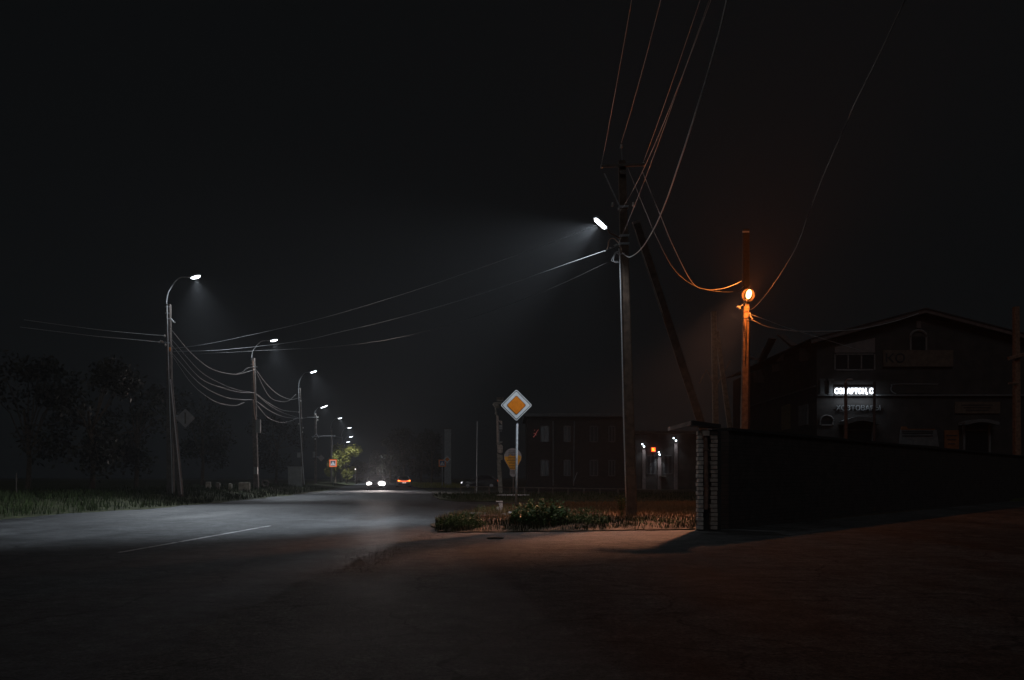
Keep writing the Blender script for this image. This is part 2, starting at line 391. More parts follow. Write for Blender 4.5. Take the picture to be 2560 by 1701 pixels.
def inside(p, poly):
    x, y = p; c = False; j = len(poly) - 1
    for i in range(len(poly)):
        xi, yi = poly[i]; xj, yj = poly[j]
        if (yi > y) != (yj > y) and x < (xj - xi) * (y - yi) / (yj - yi) + xi: c = not c
        j = i
    return c
def near_z(x, y): return .03 + .12 * max(0, min(1, (y - 19.05 - max(0, x) * .22) / 1.3))
def blades(mb, spots, h0, h1, w):
    for (x, y, z) in spots:
        h = random.uniform(h0, h1); a = random.uniform(0, 6.283); ln = random.uniform(0.1, 0.6) * h; b = random.uniform(0, 6.283)
        dx, dy = math.cos(a) * w / 2, math.sin(a) * w / 2; ex, ey = math.cos(b) * ln, math.sin(b) * ln
        mb.add([(x - dx, y - dy, z - 0.02), (x + dx, y + dy, z - 0.02), (x + dx * .7 + ex * .35, y + dy * .7 + ey * .35, z + h * .6), (x - dx * .7 + ex * .35, y - dy * .7 + ey * .35, z + h * .6), (x + ex, y + ey, z + h)],
               [(0, 1, 2, 3), (3, 2, 4)])
# grass on the left bank
sp = []
while len(sp) < 15000:
    y = 24 + 60 * random.random() ** 1.3; d = random.uniform(0.0, 7) if random.random() < .8 else random.uniform(0, 14)
    x = left_edge(y) - d - 0.05
    if random.random() < 0.4 + 0.6 * math.sin(x * .9 + 2 * math.sin(y * .4)) ** 2: sp.append((x, y, bank(x, y)))
b = MB(); blades(b, sp, 0.08, 0.34, 0.035)
tag(b.build('grass', M_green), 'rough green grass on the bank beside the left lamp poles', 'grass', None, 'stuff')
sp = []
while len(sp) < 6000:
    x, y = random.uniform(-6, 22), random.uniform(42, 63)
    if inside((x, y), FAR): sp.append((x, y, 0.1))
b = MB(); blades(b, sp, 0.06, 0.24, 0.035)
tag(b.build('grass', M_green), 'short dark grass on the far lawn around the railing posts', 'grass', None, 'stuff')
sp = []
while len(sp) < 26000:
    x, y = random.uniform(-2, 13), random.uniform(19.2, 37.2)
    if inside((x, y), NEAR) and random.random() < min(1, max(.06, (y - 20.3 - max(0, x) * .2) / 2.2)): sp.append((x, y, near_z(x, y)))
b = MB(); blades(b, sp, 0.03, 0.17, 0.014)
tag(b.build('dry_grass', M_dry), 'short reddish dry grass on the earth island', 'grass', None, 'stuff')
sp = []
while len(sp) < 4200:
    y = 19.0 + random.random() ** 1.4 * 3.4; x = random.uniform(-1.9, 5.6)
    if inside((x, y), NEAR) and ((x + .6) / .75) ** 2 + ((y - 23) / 2.2) ** 2 > 1 and random.random() < .1 + .85 * math.sin(x * 2.1 + 1.3 * math.sin(y * 3)) ** 2: sp.append((x, y, near_z(x, y)))
b = MB(); blades(b, sp, 0.03, 0.17, 0.014)
tag(b.build('grass', M_green), 'low green grass fringe along the kerbless edge of the earth island', 'grass', None, 'stuff')
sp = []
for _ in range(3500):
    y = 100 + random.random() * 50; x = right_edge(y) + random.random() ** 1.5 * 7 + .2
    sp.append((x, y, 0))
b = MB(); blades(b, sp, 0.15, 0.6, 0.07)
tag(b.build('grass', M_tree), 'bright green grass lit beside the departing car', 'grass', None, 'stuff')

# ------------------------------------------------------------------ weeds
def leaf(mb, p, d, L, W):
    d = Vector(d).normalized(); s = d.cross(Vector((random.uniform(-.4, .4), random.uniform(-.4, .4), 1))).normalized() * W / 2
    m = Vector(p) + d * L * .5 + Vector((0, 0, L * .08)); e = Vector(p) + d * L - Vector((0, 0, L * .12))
    mb.add([p, m - s, e, m + s], [(0, 1, 2, 3)])
def weed(name, label, cx, cy, rx, ry, n, hmin, hmax, leafL, m, z0=0.06, edge=0.35, lean=0.3):
    o = thing(name, label, 'weeds', (cx, cy, z0)); st = MB(); lf = MB()
    for _ in range(n):
        a = random.uniform(0, 6.283); q = math.sqrt(random.random()); x = cx + rx * q * math.cos(a); y = cy + ry * q * math.sin(a)
        h = random.uniform(hmin, hmax) * (1 - (1 - edge) * q ** 2); lx, ly = random.gauss(0, lean) * h * .6, random.gauss(0, lean) * h * .6
        pts = [Vector((x + lx * t * t, y + ly * t * t, z0 - .03 + (h + .03) * t)) for t in (0, .35, .7, 1)]
        st.tube(pts, 0.005, 3, 0.002, cap=False)
        k = int(5 + h * 20)
        for i in range(k):
            t = 0.1 + 0.9 * i / k; p = Vector((x + lx * t * t, y + ly * t * t, z0 + h * t)); b = random.uniform(0, 6.283)
            leaf(lf, p, (math.cos(b), math.sin(b), random.uniform(.0, .9)), leafL * random.uniform(.5, 1.2) * (1.1 - .5 * t), leafL * .36)
    tag(st.build('stems', M_leafd, o), kind='stuff'); tag(lf.build('leaves', m, o), kind='stuff'); return o
weed('weed_clump', 'low dense green weed clump at the tip of the earth island', -1.2, 20.1, 0.6, 0.85, 240, .26, .46, .10, M_leafd, edge=.3, lean=.5)
weed('weed_clump', 'tall dark weed clump with upright stems right of the sign post', 0.72, 20.7, 0.8, 0.8, 210, .4, .74, .14, M_leafd, edge=.6)
weed('weed_clump', 'bushy small-leaved weed clump between the tall weeds and the concrete pole', 1.85, 20.9, 0.6, 0.7, 170, .28, .5, .09, M_leafy if False else M_leafd, edge=.5, lean=.5)
weed('weed_clump', 'thin pale weeds around the foot of the broken stub post', -0.75, 27.2, 0.5, 0.6, 22, .12, .35, .10, M_leafy, z0=.14, lean=.6)
weed('weed_clump', 'sparse low weeds in front of the concrete pole foot', 3.7, 21.3, 0.8, 0.9, 90, .08, .24, .08, M_leafd, edge=.6, lean=.6)
sap = thing('sapling', 'yellow green sapling with broad leaves beside the concrete pole', 'sapling', (3.05, 23.3, 0.15)); st = MB(); lf = MB()
for i in range(5):
    st = MB(); a = random.uniform(-.14, .14); b_ = random.uniform(-.1, .1); h = random.uniform(.45, .66)
    st.tube([(3.05, 23.3, .12), (3.05 + a * .5, 23.3 + b_ * .5, .15 + h * .5), (3.05 + a, 23.3 + b_, .15 + h)], .008, 4, .004); st.build('stem', M_leafd, sap)
    for k in range(13):
        tt = .35 + .65 * k / 13; q = random.uniform(0, 6.283)
        leaf(lf, Vector((3.05 + a * tt, 23.3 + b_ * tt, .15 + h * tt)), (math.cos(q), math.sin(q), random.uniform(-.1, .7)), random.uniform(.08, .15), .06)
lf.build('leaves', M_leafy, sap)

# ------------------------------------------------------------------ litter on the island
def chunk(name, label, cat, c, d, m, rz=0, tilt=0.0, group=None):
    mb = MB(); M = Matrix.Rotation(rz, 3, 'Z') @ Matrix.Rotation(tilt, 3, 'Y')
    n, k = 9, 5; vs = []; mb.ell((0, 0, 0), (1, 1, 1), n, k)
    mb.v = [tuple(Vector(c) + M @ Vector((max(-.7, min(.7, v[0])) * d[0] * random.uniform(.62, .76), max(-.7, min(.7, v[1])) * d[1] * random.uniform(.62, .76), max(-.6, min(.6, v[2])) * d[2] * random.uniform(.75, .9)))) for v in mb.v]
    return tag(mb.build(name, m), label, cat, group)
random.seed(3)
chunk('litter', 'crumpled white litter lying at the foot of the diamond sign post', 'litter', (-0.02, 24.3, .2), (.2, .14, .12), M_signw, .3)
chunk('stone', 'small pale stone just left of the sign post foot', 'stone', (-.24, 24.0, .18), (.14, .1, .09), M_stone, .8)
chunk('brick', 'reddish broken brick lying left of the sign post', 'brick', (-.62, 23.2, .18), (.5, .14, .08), M_pipe, .05)
chunk('plank', 'pale broken plank behind the low weed clump', 'plank', (-1.15, 25.2, .17), (.75, .08, .05), M_stone, .15)
chunk('plank', 'short pale plank lying left of the concrete pole', 'plank', (2.45, 24.6, .18), (.42, .06, .05), M_pink, .0)
chunk('stone', 'small round pale stone beyond the tall weeds', 'stone', (2.1, 24.5, .2), (.07, .07, .08), M_pink, .0)
chunk('pipe', 'pale pipe lying on the far lawn behind the sign post', 'pipe', (0.05, 50.2, .2), (1.9, .07, .07), M_cable, .02)
chunk('stick', 'dark stick lying on the side road in front of the weeds', 'stick', (-.35, 17.05, .02), (.35, .05, .035), M_bark, .1)
# broken stub post
sb = thing('stub_post', 'leaning broken plaster stub post left of the diamond sign', 'post', P(1250, 1284, 27.6) * 1.0)
o0 = ORG[sb.name]; mb = MB(); y = 27.6
prof = [(1245.5, 1283), (1257, 1283), (1256.5, 1252), (1247, 1252), (1246.5, 1256), (1249, 1259), (1247.5, 1262), (1250, 1266), (1246, 1270), (1248, 1274)]
mb.prism([(X(a, y) - o0.x, Z(c, y) - o0.z - .06) for a, c in prof], o0 + Vector((0, -.07, 0)), (1, 0, 0), (0, 0, 1), (0, .15, 0)); mb.build('shaft', M_pink, sb)
mb = MB(); mb.box((X(1248.5, y), y, Z(1249.5, y) - .06), (.22, .19, .03)); mb.build('cap', M_pink, sb)
mb = MB(); mb.box((X(1243.5, y), y, Z(1267, y) - .05), (.07, .08, .09), .3); mb.box((X(1241.5, y), y, Z(1270, y) - .05), (.05, .05, .06), .6); mb.build('broken_bracket', M_pink, sb)

# ------------------------------------------------------------------ diamond priority sign
def rdiamond(h, r, n=4):
    """diamond with half-diagonal h and rounded corners, in (u,v)"""
    out = []; c = h - r * math.sqrt(2)
    for q in range(4):
        a0 = q * 90
        cx, cy = c * math.cos(R(a0)), c * math.sin(R(a0))
        for k in range(n + 1):
            a = R(a0 - 45 + 90 * k / n); out.append((cx + r * math.cos(a), cy + r * math.sin(a)))
    return out
def dsign(name, label, c, h, parent_post=None, group=None, post_to=None, back=False, post_x=0.0, rz=0.0):
    root = thing(name, label, 'road sign', (c.x, c.y, post_to if post_to is not None else c.z), group)
    u = Vector((math.cos(rz), math.sin(rz), 0)); nrm = Vector((math.sin(rz), -math.cos(rz), 0)); up = (0, 0, 1)
    mb = MB(); mb.prism(rdiamond(h, h * .11), c, u, up, -nrm * .025); pl = mb.build('plate', M_signg if back else M_signw, root)
    if not back:
        ring = MB()
        for rad, w in ((h * .93, h * .05),):
            a = rdiamond(rad, h * .09); b = rdiamond(rad - w, h * .08); n = len(a)
            pts = [c + nrm * .003 + u * p[0] + Vector((0, 0, p[1])) for p in a + b]
            ring.add(pts, [(k, (k + 1) % n, (k + 1) % n + n, k + n) for k in range(n)])
        ring.build('border_line', M_ink, pl)
        mb = MB(); mb.prism(rdiamond(h * .625, h * .09), c + nrm * .006, u, up, -nrm * .003); mb.build('centre_line', M_ink, pl)
        mb = MB(); mb.prism(rdiamond(h * .59, h * .08), c + nrm * .010, u, up, -nrm * .003); mb.build('centre', M_signo, pl)
    return root
YS = 24.9
c = P(1291, 1013.5, YS); ZS = 0.06
ds_ = dsign('road_sign', 'white and amber diamond priority sign on a grey steel post in the weeds', c, 39.7 * YS / F, post_to=ZS)
mb = MB(); mb.tube([(X(1289.3, YS), YS + .06, ZS - .1), (X(1293, YS), YS + .06, Z(1060, YS))], .034, 14); pst = mb.build('post', M_steel, ds_, smooth=True)
mb = MB(); mb.tube([(X(1293, YS), YS + .06, Z(1060, YS)), (X(1293, YS), YS + .06, Z(1058, YS))], .03, 14); mb.build('post_cap', M_steel, pst)
mb = MB(); mb.box((X(1292, YS), YS + .045, c.z), (.5, .03, .04)); mb.box((X(1292, YS), YS + .05, c.z - .2), (.05, .05, .5)); mb.build('bracket', M_signg, ds_)

# ------------------------------------------------------------------ main concrete pole with strut, lamp and cables
YM = 24.0
pbase = Vector((X(1580, YM), YM, 0.1)); ptop = P(1554.5, 404, YM)
mp_ = thing('utility_pole', 'tall dark concrete pole with a leaning strut and tangled cables', 'utility pole', pbase)
mb = MB(); mb.beam(pbase - Vector((0, 0, .3)), ptop, .30, .20); mb.build('shaft', M_tar, mp_)
mb = MB(); mb.beam(Vector((X(1826, 29.5), 29.5, 0)), P(1590, 556, YM + .15), .28, .23); mb.build('strut', M_conc, mp_)
mb = MB(); mb.tube([Vector((X(1826, 29.5) - .15, 29.36, .2)), P(1581, 556, YM)], .011, 6); mb.build('strut_lit_edge', M_cable, mp_)  # pale strip drawn as the light along the strut's left edge
def on_pole(py): t = (Z(py, YM) - pbase.z) / (ptop.z - pbase.z); return pbase.lerp(ptop, t)
mb = MB()
for py in (520, 592, 612): q = on_pole(py); mb.box(q, (.27, .27, .06))
mb.build('band_clamps', M_steel, mp_)
ca = MB(); q = on_pole(436); ca.box(q + Vector((0, -.14, 0)), (.16, .10, .12)); ca.beam(P(1503, 416, YM - .14), P(1612, 412, YM - .14), .075, .075); ca.build('crossarm', M_concd, mp_)
br_ = MB(); br_.tube([P(1511, 434, YM - .17), P(1548, 514, YM - .17)], .016, 6); br_.build('brace', M_steel, mp_)
for (a, b) in ((1504, 410), (1609, 405), (1553, 360), (1531, 505), (1583, 505)):
    q = P(a, b + 6, YM - .14); mb = MB(); mb.tube([q - Vector((0, 0, .05)), q + Vector((0, 0, .05))], .035, 8, .025); mb.build('insulator', M_porc, mp_, smooth=True)
mb = MB(); mb.tube([ptop - Vector((0, .05, .1)), P(1553.5, 362, YM - .12)], .015, 5); mb.build('top_pin', M_steel, mp_)
# down conduit on the left edge
mb = MB(); pts = [P(1547, 622, YM - .16), P(1549, 640, YM - .2), P(1551, 700, YM - .2), P(1555, 860, YM - .2), P(1558.5, 1030, YM - .2), P(1563, 1180, YM - .19), P(1566, 1284, YM - .18)]
mb.tube(pts, .017, 8); mb.build('conduit', M_cable, mp_, smooth=True)
mb = MB()
for cp in ([(1547, 628), (1538, 632), (1533, 645), (1536, 656), (1545, 657), (1549, 655)], [(1545, 630), (1538, 636), (1534, 650), (1538, 656), (1546, 655)], [(1533, 643), (1529, 651), (1533, 654), (1545, 654)], [(1541, 632), (1547, 636), (1556, 635), (1561, 633)]):
    mb.tube(smooth_pts([P(a, b, YM - .25 + .02 * i) for i, (a, b) in enumerate(cp)], 6), .009, 5)
mb.build('cable_coil', M_cable, mp_, smooth=True)
mb = MB(); mb.tube(smooth_pts([P(a, b, YM - .3) for a, b in [(1517, 624), (1520, 616), (1521, 606), (1525, 599), (1531, 596.5), (1538, 599), (1544, 605), (1546.5, 609)]], 6), .014, 6); mb.build('orange_loop', M_hose, mp_, smooth=True)
mb = MB()
for a, b in ((1526, 620), (1512, 628), (1541, 612), (1547, 611), (1537, 614)): mb.ell(P(a, b, YM - .3), (.03, .03, .022), 6, 4)
mb.build('connectors', M_cable, mp_)
# LED lamp on short arm
YL = 22.6
l0, l1 = P(1488, 547, YL), P(1514, 571, YL + .15)
lp = thing('street_lamp', 'tilted white LED lamp on the tall concrete pole with the strut', 'street lamp', l1)
ax = (l1 - l0).normalized(); nrm = Vector((-.74, -.34, -.58)); nrm = (nrm - ax * nrm.dot(ax)).normalized(); sd = ax.cross(nrm).normalized()
M3 = Matrix((ax, sd, nrm)).transposed()
mid = (l0 + l1) / 2; L_ = (l1 - l0).length
def stadium(L, W, n=6):
    r = W / 2; out = []
    for sgn, c0 in ((1, L / 2 - r), (-1, -L / 2 + r)):
        for k in range(n + 1):
            a = R(-90 + 180 * k / n); out.append((sgn * (c0 * sgn + 0) + sgn * r * math.cos(a) if sgn > 0 else c0 - r * math.cos(a), r * math.sin(a) * sgn))
    return out
mb = MB(); mb.prism(stadium(L_ + .1, .2), mid, ax, sd, -nrm * .06); mb.build('housing', M_house, lp)
mb = MB(); mb.prism(stadium(L_, .13), mid + nrm * .004, ax, sd, nrm * .025); mb.build('lens', M_led, lp)
mb = MB(); mb.tube([l1 + ax * .02 - nrm * .03, P(1524, 583, YL + .7), on_pole(600) + Vector((-.12, -.15, 0))], .022, 8); mb.build('arm', M_pipe, lp)
spot('lamp_light', mid + nrm * .06, (-.88, .05, -.42), 1050, 80, 1.0, (.80, .90, 1.0), .06, lp)
spot('lamp_down_light', mid + nrm * .06, (-.25, -.26, -.93), 48, 62, 1.0, (.82, .91, 1.0), .06, lp)
spot('sign_fill_light', mid + nrm * .06, (-.45, .42, -.79), 95, 60, 1.0, (.82, .91, 1.0), .06, lp)  # extra spot added at the lamp to brighten the diamond sign
spot('lamp_spill', mid + nrm * .06, (-.55, .1, -.83), 10, 165, .4, (.82, .91, 1.0), .06, lp)
spot('board_fill_light', mid + nrm * .06, (-.10, .95, -.24), 170, 40, .9, (.86, .93, 1.0), .06, lp)  # extra spot added to brighten the bulb board and the pylon

# ------------------------------------------------------------------ overhead wires
def wire(label, pts, r=.009, m=None, group=None):
    mb = MB(); mb.tube(pts, r, 5); return tag(mb.build('overhead_wire', m or M_wire, smooth=True), label, 'wire', group)
def quad3(p0, pm, p1, n=40):                          # parabola through three points, parametrised by Y
    p0, pm, p1 = Vector(p0), Vector(pm), Vector(p1); out = []
    for i in range(n + 1):
        y = p0.y + (p1.y - p0.y) * i / n
        la = (y - pm.y) * (y - p1.y) / ((p0.y - pm.y) * (p0.y - p1.y)); lb = (y - p0.y) * (y - p1.y) / ((pm.y - p0.y) * (pm.y - p1.y)); lc = (y - p0.y) * (y - pm.y) / ((p1.y - p0.y) * (p1.y - pm.y))
        out.append(p0 * la + pm * lb + p1 * lc)
    return out
G1 = 'wires passing high over the near road'
for (a, b, e, z1, lab) in (((1504, 410), (1579, 0, 14.5), .5, 10.2, 'leftmost thin wire rising from the crossarm tip of the concrete pole'),
                           ((1553, 358), (1652, 0, 14.8), .9, 10.7, 'thin wire rising from the very top pin of the concrete pole'),
                           ((1609, 404), (1714, 108, 16.1), 1.7, 10.2, 'thin wire rising from the right crossarm tip of the concrete pole'),
                           ((1550, 528), (1708, 185, 12.0), 1.0, 8.9, 'reddish wire leaving the concrete pole just under the crossarm brace'),
                           ((1547, 608), (1712, 175, 12.0), 1.2, 8.4, 'long wire leaving the concrete pole at the orange cable loop')):
    wire(lab, quad3(P(*a, YM - .15), P(*b), (e, -16, z1)), .0055, None, G1)
pts = smooth_pts([P(1556, 633, YM - .2), P(1566, 640, 23.2), P(1578, 642, 22.4), P(1604, 621, 20.6), P(1636, 570, 18.2), P(1664, 506, 16.2), P(1693, 423, 14.0), P(1735, 295, 11.7), P(1800, 75, 9.8), Vector((1.9, 4, 6.9)), Vector((1.4, -14, 8.2))], 8)
wire('drooping cable that dips below the orange loop then rises overhead', pts, .012, M_cable, G1)
G2 = 'wires spanning the main road'
YP1 = 42.0
wire('upper wire crossing the road toward the LED lamp on the concrete pole', smooth_pts([P(1492, 563, 22.9), P(1400, 599, 24.3), P(1210, 667, 27.6), P(1000, 738, 31.8), P(773, 804, 36.2), P(536, 857, 40.3), P(432, 872, YP1)], 8), .010, M_span, G2)
wire('thick bright cable crossing the road from the orange loop of the concrete pole', smooth_pts([P(1545, 614, YM - .25), P(1512, 627, 24.1), P(1400, 666, 25.6), P(1193, 738, 28.6), P(1000, 794, 32.0), P(847, 831, 35.0), P(743, 854, 37.1), P(560, 875, 40.4), P(434, 879, YP1)], 8), .011, M_span, G2)
wire('lowest wire crossing the road between the two lamp poles', smooth_pts([P(1549, 642, YM), P(1380, 720, 26.4), P(1193, 790, 29.3), P(1000, 843, 32.6), P(841, 866, 35.4), P(654, 877, 38.7), P(520, 884, 41), P(436, 888, YP1)], 8), .010, M_wire, G2)
G3 = 'wires behind the concrete pole'
wire('wire from the right crossarm tip sagging down to the orange lamp pole', smooth_pts([P(1607, 432, YM), P(1652, 541, 25.5), P(1684, 618, 27.2), P(1730, 706, 29.8), P(1765, 724, 31.2), P(1805, 722, 32.5), P(1835, 712, 33.4), P(1854, 703, 34.2)], 8), .012, M_cable, G3)
wire('faint wire from the pole top running behind the strut', smooth_pts([P(1563, 404, YM), P(1617, 535, 25.6), P(1640, 590, 26.5), P(1690, 680, 28.8), P(1755, 722, 31.5), P(1835, 730, 34.5), P(1860, 716, 37.8)], 8), .009, None, G3)

# ------------------------------------------------------------------ orange lamp pole
YO = 34.0
b0 = Vector((X(1857, YO), YO, 0)); b1 = P(1864.5, 763, YO)
op = thing('lamp_pole', 'orange-lit wooden lamp pole behind the brick wall', 'lamp pole', b0)
mb = MB(); mb.beam(b0, b1, .29, .225); mb.build('shaft', M_wood, op)
mb = MB(); mb.tube(smooth_pts([P(1859, 800, YO - .17), P(1862, 820, YO - .18), P(1866, 850, YO - .19), P(1864, 900, YO - .18)], 6), .018, 6)
mb.tube(smooth_pts([P(1868, 796, YO - .17), P(1867, 830, YO - .18), P(1866.5, 862, YO - .18)], 6), .014, 6); mb.build('cable_run', M_black, op, smooth=True)
mb = MB(); mb.box(P(1864.5, 773.5, YO), (.25, .25, .02)); mb.box(P(1864.3, 797, YO), (.26, .26, .035)); mb.build('bands', M_black, op)
mb = MB(); mb.tube(smooth_pts([P(1864, 764, YO - .05), P(1863, 757, YO - .1), P(1856, 763, YO - .2), P(1846, 768, YO - .25)], 6), .014, 6); mb.build('side_hook', M_steel, op)
mb = MB(); mb.ell(P(1845, 768, YO - .25), (.07, .05, .045), 8, 6); mb.ell(P(1848.5, 770, YO - .25), (.05, .05, .07), 8, 6); mb.build('insulator', M_porc, op, smooth=True)
mb = MB(); mb.ell(P(1874, 786, YO - .2), (.05, .05, .07), 8, 6); mb.tube([P(1872, 785, YO - .2), P(1881, 799, YO - .2)], .03, 6); mb.ell(P(1880, 798, YO - .2), (.045, .045, .045), 8, 6); mb.build('tension_clamp', M_porc, op, smooth=True)
mb = MB(); mb.tube([P(1864, 765, YO - .1), P(1863.5, 757, YO - .2), P(1866, 745, YO - .35)], .022, 8); mb.build('lamp_bracket', M_steel, op)
bp_ = P(1872, 736, YO - .4)
mb = MB(); mb.ell(bp_, (.11, .11, .19), 14, 10, Matrix.Rotation(R(12), 3, 'Y')); mb.build('bulb', M_sod, op, smooth=True)
mb = MB(); mb.tube([bp_ + Vector((-.05, .03, -.14)), bp_ + Vector((-.1, .05, -.26))], .045, 8, .035); mb.build('bulb_socket', M_black, op)
mb = MB(); dn = Vector((-.25, -.9, -.2)).normalized(); du = dn.cross(Vector((0, 0, 1))).normalized(); dw = dn.cross(du); c0 = bp_ + Vector((.02, .16, 0)); vs = []; fs = []
for i in range(6):
    for k in range(20): a = 2 * math.pi * k / 20; rr = .24 * i / 5 + .01; vs.append(c0 + (du * math.cos(a) + dw * math.sin(a)) * rr + dn * (rr * rr * 1.6))
    if i: fs += [((i - 1) * 20 + k, (i - 1) * 20 + (k + 1) % 20, i * 20 + (k + 1) % 20, i * 20 + k) for k in range(20)]
mb.add(vs, fs); mb.build('halo_disc', mat('halo_disc_dark', (.02, .016, .014), .9, .2, 8, spec=.0), op, smooth=True)  # disc added behind the bulb to show as its orange halo
point('bulb_glow', bp_ + Vector((-.05, -.34, 0)), 46, (1.0, .24, .035), .09, op)
spot('bulb_beam', bp_ + Vector((-.05, -.2, 0)), (-.44, -.73, -.52), 1600, 29, 1.0, (1.0, .42, .23), .42, op)
spot('bulb_halo_spot', bp_ + Vector((0, -.1, 0)), (-.2, -.80, 1.1), 300, 132, 1.0, (1.0, .22, .045), .1, op)  # extra upward spot, added to make a red halo in the haze
# tall pole behind
tp = thing('utility_pole', 'taller bare pole standing dark behind the orange lamp', 'utility pole', (X(1864, 37.8), 37.8, 0))
mb = MB(); mb.beam((X(1864, 37.8), 37.8, 0), P(1864.5, 575, 37.8), .34, .28); mb.build('shaft', mat('old_dark_wood', (.016, .013, .012), .95, .35, 7, .5, 30), tp)
mb = MB(); mb.box(P(1864.5, 580, 37.65), (.3, .05, .06)); mb.build('top_plate', M_steel, tp)
# dim A-braced pole
YB = 46.0
ap = thing('utility_pole', 'dim wooden pole with a leaning brace left of the orange lamp', 'utility pole', (X(1792, YB), YB, 0))
mb = MB(); mb.beam((X(1792, YB), YB, 0), P(1784, 780, YB), .32, .26); mb.build('shaft', M_wood, ap)
mb = MB(); mb.beam((X(1852, YB), YB + .2, 0), P(1792, 830, YB + .2), .26, .22); mb.build('strut', M_wood, ap)
mb = MB(); mb.tube([P(1748, 958, YB - .3), P(1766, 925, YB - .3), P(1783, 955, YB - .3)], .05, 6); mb.tube([P(1793, 960, YB - .3), P(1826, 902, YB - .3)], .035, 6); mb.build('wire_guard', M_wood, ap)
G4 = 'wires hung on the orange lamp pole'
wire('wire climbing steeply from the orange lamp pole up over the right', smooth_pts([P(1845, 768, YO - .25), P(1858, 776.5, YO - .2), P(1872, 776, YO - .2), P(1890, 765, 33.0), P(1926, 722, 29.0), P(1985, 629, 21.4), P(2020, 540, 19.0), P(2061, 434, 16.9), P(2115, 312, 14.6), P(2175, 184, 12.8), Vector((4.6, 6, 8.0)), Vector((3.0, -14, 9.6))], 8), .010, M_wire, G4)
wire('thick sagging cable from the orange lamp pole to the gabled shop roof', smooth_pts([P(1870, 800, YO - .15), P(1885, 803, 34.2), P(1920, 818, 35.5), P(1985, 828, 38.5), P(2060, 829, 42.2), P(2130, 825, 46.2), P(2190, 815, 50), P(2250, 800, 54.5), P(2310, 779, 58.4)], 8), .02, M_cable, G4)
wire('thin cable from the orange lamp pole slanting down to the shop front', smooth_pts([P(1876, 787, YO - .2), P(1895, 793, 34.6), P(1925, 804, 36.5), P(1962, 818, 39.0), P(2010, 833, 42.5), P(2050, 845, 46), P(2085, 856, 50), P(2150, 876, 57.4)], 8), .014, M_cable, G4)

# ------------------------------------------------------------------ left row of lamp poles
def lamp_pole(label, base, top, lamp, Y, w0, w1, aimd, I, deg=120, head=.5, tilt=14, blend=1.0, glowm=None, spill=0):
    base = Vector(base); root = thing('lamp_pole', label, 'lamp pole', base, 'lamp poles along the far side of the road')
    mb = MB(); mb.beam(base - Vector((0, 0, .4)), top, w0, w1); mb.build('shaft', M_conc, root)
    a = top + Vector((-.08, -.05, -.25)); e = Vector(lamp); h = e - a
    pts = smooth_pts([a, a + Vector((0, 0, .55)), a + Vector((.12 * h.x, .1 * h.y, h.z * .62)), a + Vector((.42 * h.x, .4 * h.y, h.z * .93)), e + Vector((-.3, 0, -.05))], 6)
    mb = MB(); mb.tube(pts, .032, 8, .026); mb.build('arm', M_steel, root, smooth=True)
    mb = MB(); mb.box(a + Vector((.05, 0, .12)), (.2, .16, .05)); mb.box(a + Vector((.05, 0, -.2)), (.2, .16, .05)); mb.build('arm_clamp', M_steel, root)
    Rm = Matrix.Rotation(R(-tilt), 3, 'Y')
    hd = MB(); hd.ell(e, (head * .62, .15, .075), 14, 8, Rm); hd.build('lamp_head', M_house, root, smooth=True)
    ln = MB(); ln.ell(e + Vector((.03, -.02, -.045)), (head * .5, .125, .085), 14, 8, Rm); ln.build('lens', glowm or M_led, root, smooth=True)
    spot('lamp_light', e + Vector((.05, -.03, -.16)), aimd, I, deg, blend, (.82, .91, 1.0), .1, root)
    if spill: spot('lamp_spill', e + Vector((.05, -.03, -.16)), (.1, -.05, -1), spill, 172, .35, (.86, .93, 1.0), .12, root)
    return root
COOL = None
poles = []
def PB(px, Y, z): return Vector((X(px, Y), Y, z))
pole1 = lamp_pole('tallest lamp pole with a leaning strut, road crossing wires and a grey diamond plate', PB(427, 42, .40), P(422, 762, 42), P(488, 691, 42), 42, .34, .20, (.34, -.62, -.80), 470, 58, .5, 14, spill=30)
pole2 = lamp_pole('second lamp pole with a grey meter box, left of the cabinet', PB(641, 61, .46), P(633, 896, 61), P(684, 850, 60.8), 61, .36, .24, (.24, -.45, -.86), 360, 70, .52, 10, spill=30)
pole3 = lamp_pole('slim leaning lamp pole beside the grey cabinet', PB(758, 81, .42), P(749, 970, 81), P(783, 929, 80.6), 81, .26, .18, (.40, -.35, -.85), 280, 84, .6, 16, spill=28)
pole4 = lamp_pole('lamp pole with crossarms, a small diamond plate and a long bright lamp', PB(789, 117, .25), P(789, 1037, 117), P(810, 1016.5, 116.6), 117, .36, .26, (.3, -.3, -.9), 130, 84, 1.05, 20, spill=28)
pole5 = lamp_pole('distant lamp pole in front of the lit tree', PB(828, 143, .1), P(829, 1071, 143), P(849.5, 1045.5, 142.5), 143, .3, .24, (.3, .35, -.9), 800, 90, .68, 8)
pole6 = lamp_pole('distant lamp pole rising behind the lit tree crown', PB(853, 169, .1), P(855, 1092, 169), P(873.5, 1069.5, 168.5), 169, .34, .28, (.2, -.3, -.9), 450, 100, .8, 8)
pole7 = lamp_pole('very distant lamp pole, upper of the last two lamps', PB(859, 205, .1), P(861, 1110, 205), P(877, 1092, 204.5), 205, .34, .28, (.2, 0, -.9), 80, 100, .95, 8)
pole8 = lamp_pole('very distant lamp pole, lowest lamp of the whole row', PB(852, 237, .1), P(855, 1120, 237), P(870, 1105, 236.5), 237, .34, .28, (.2, 0, -.9), 80, 100, 1.1, 8)
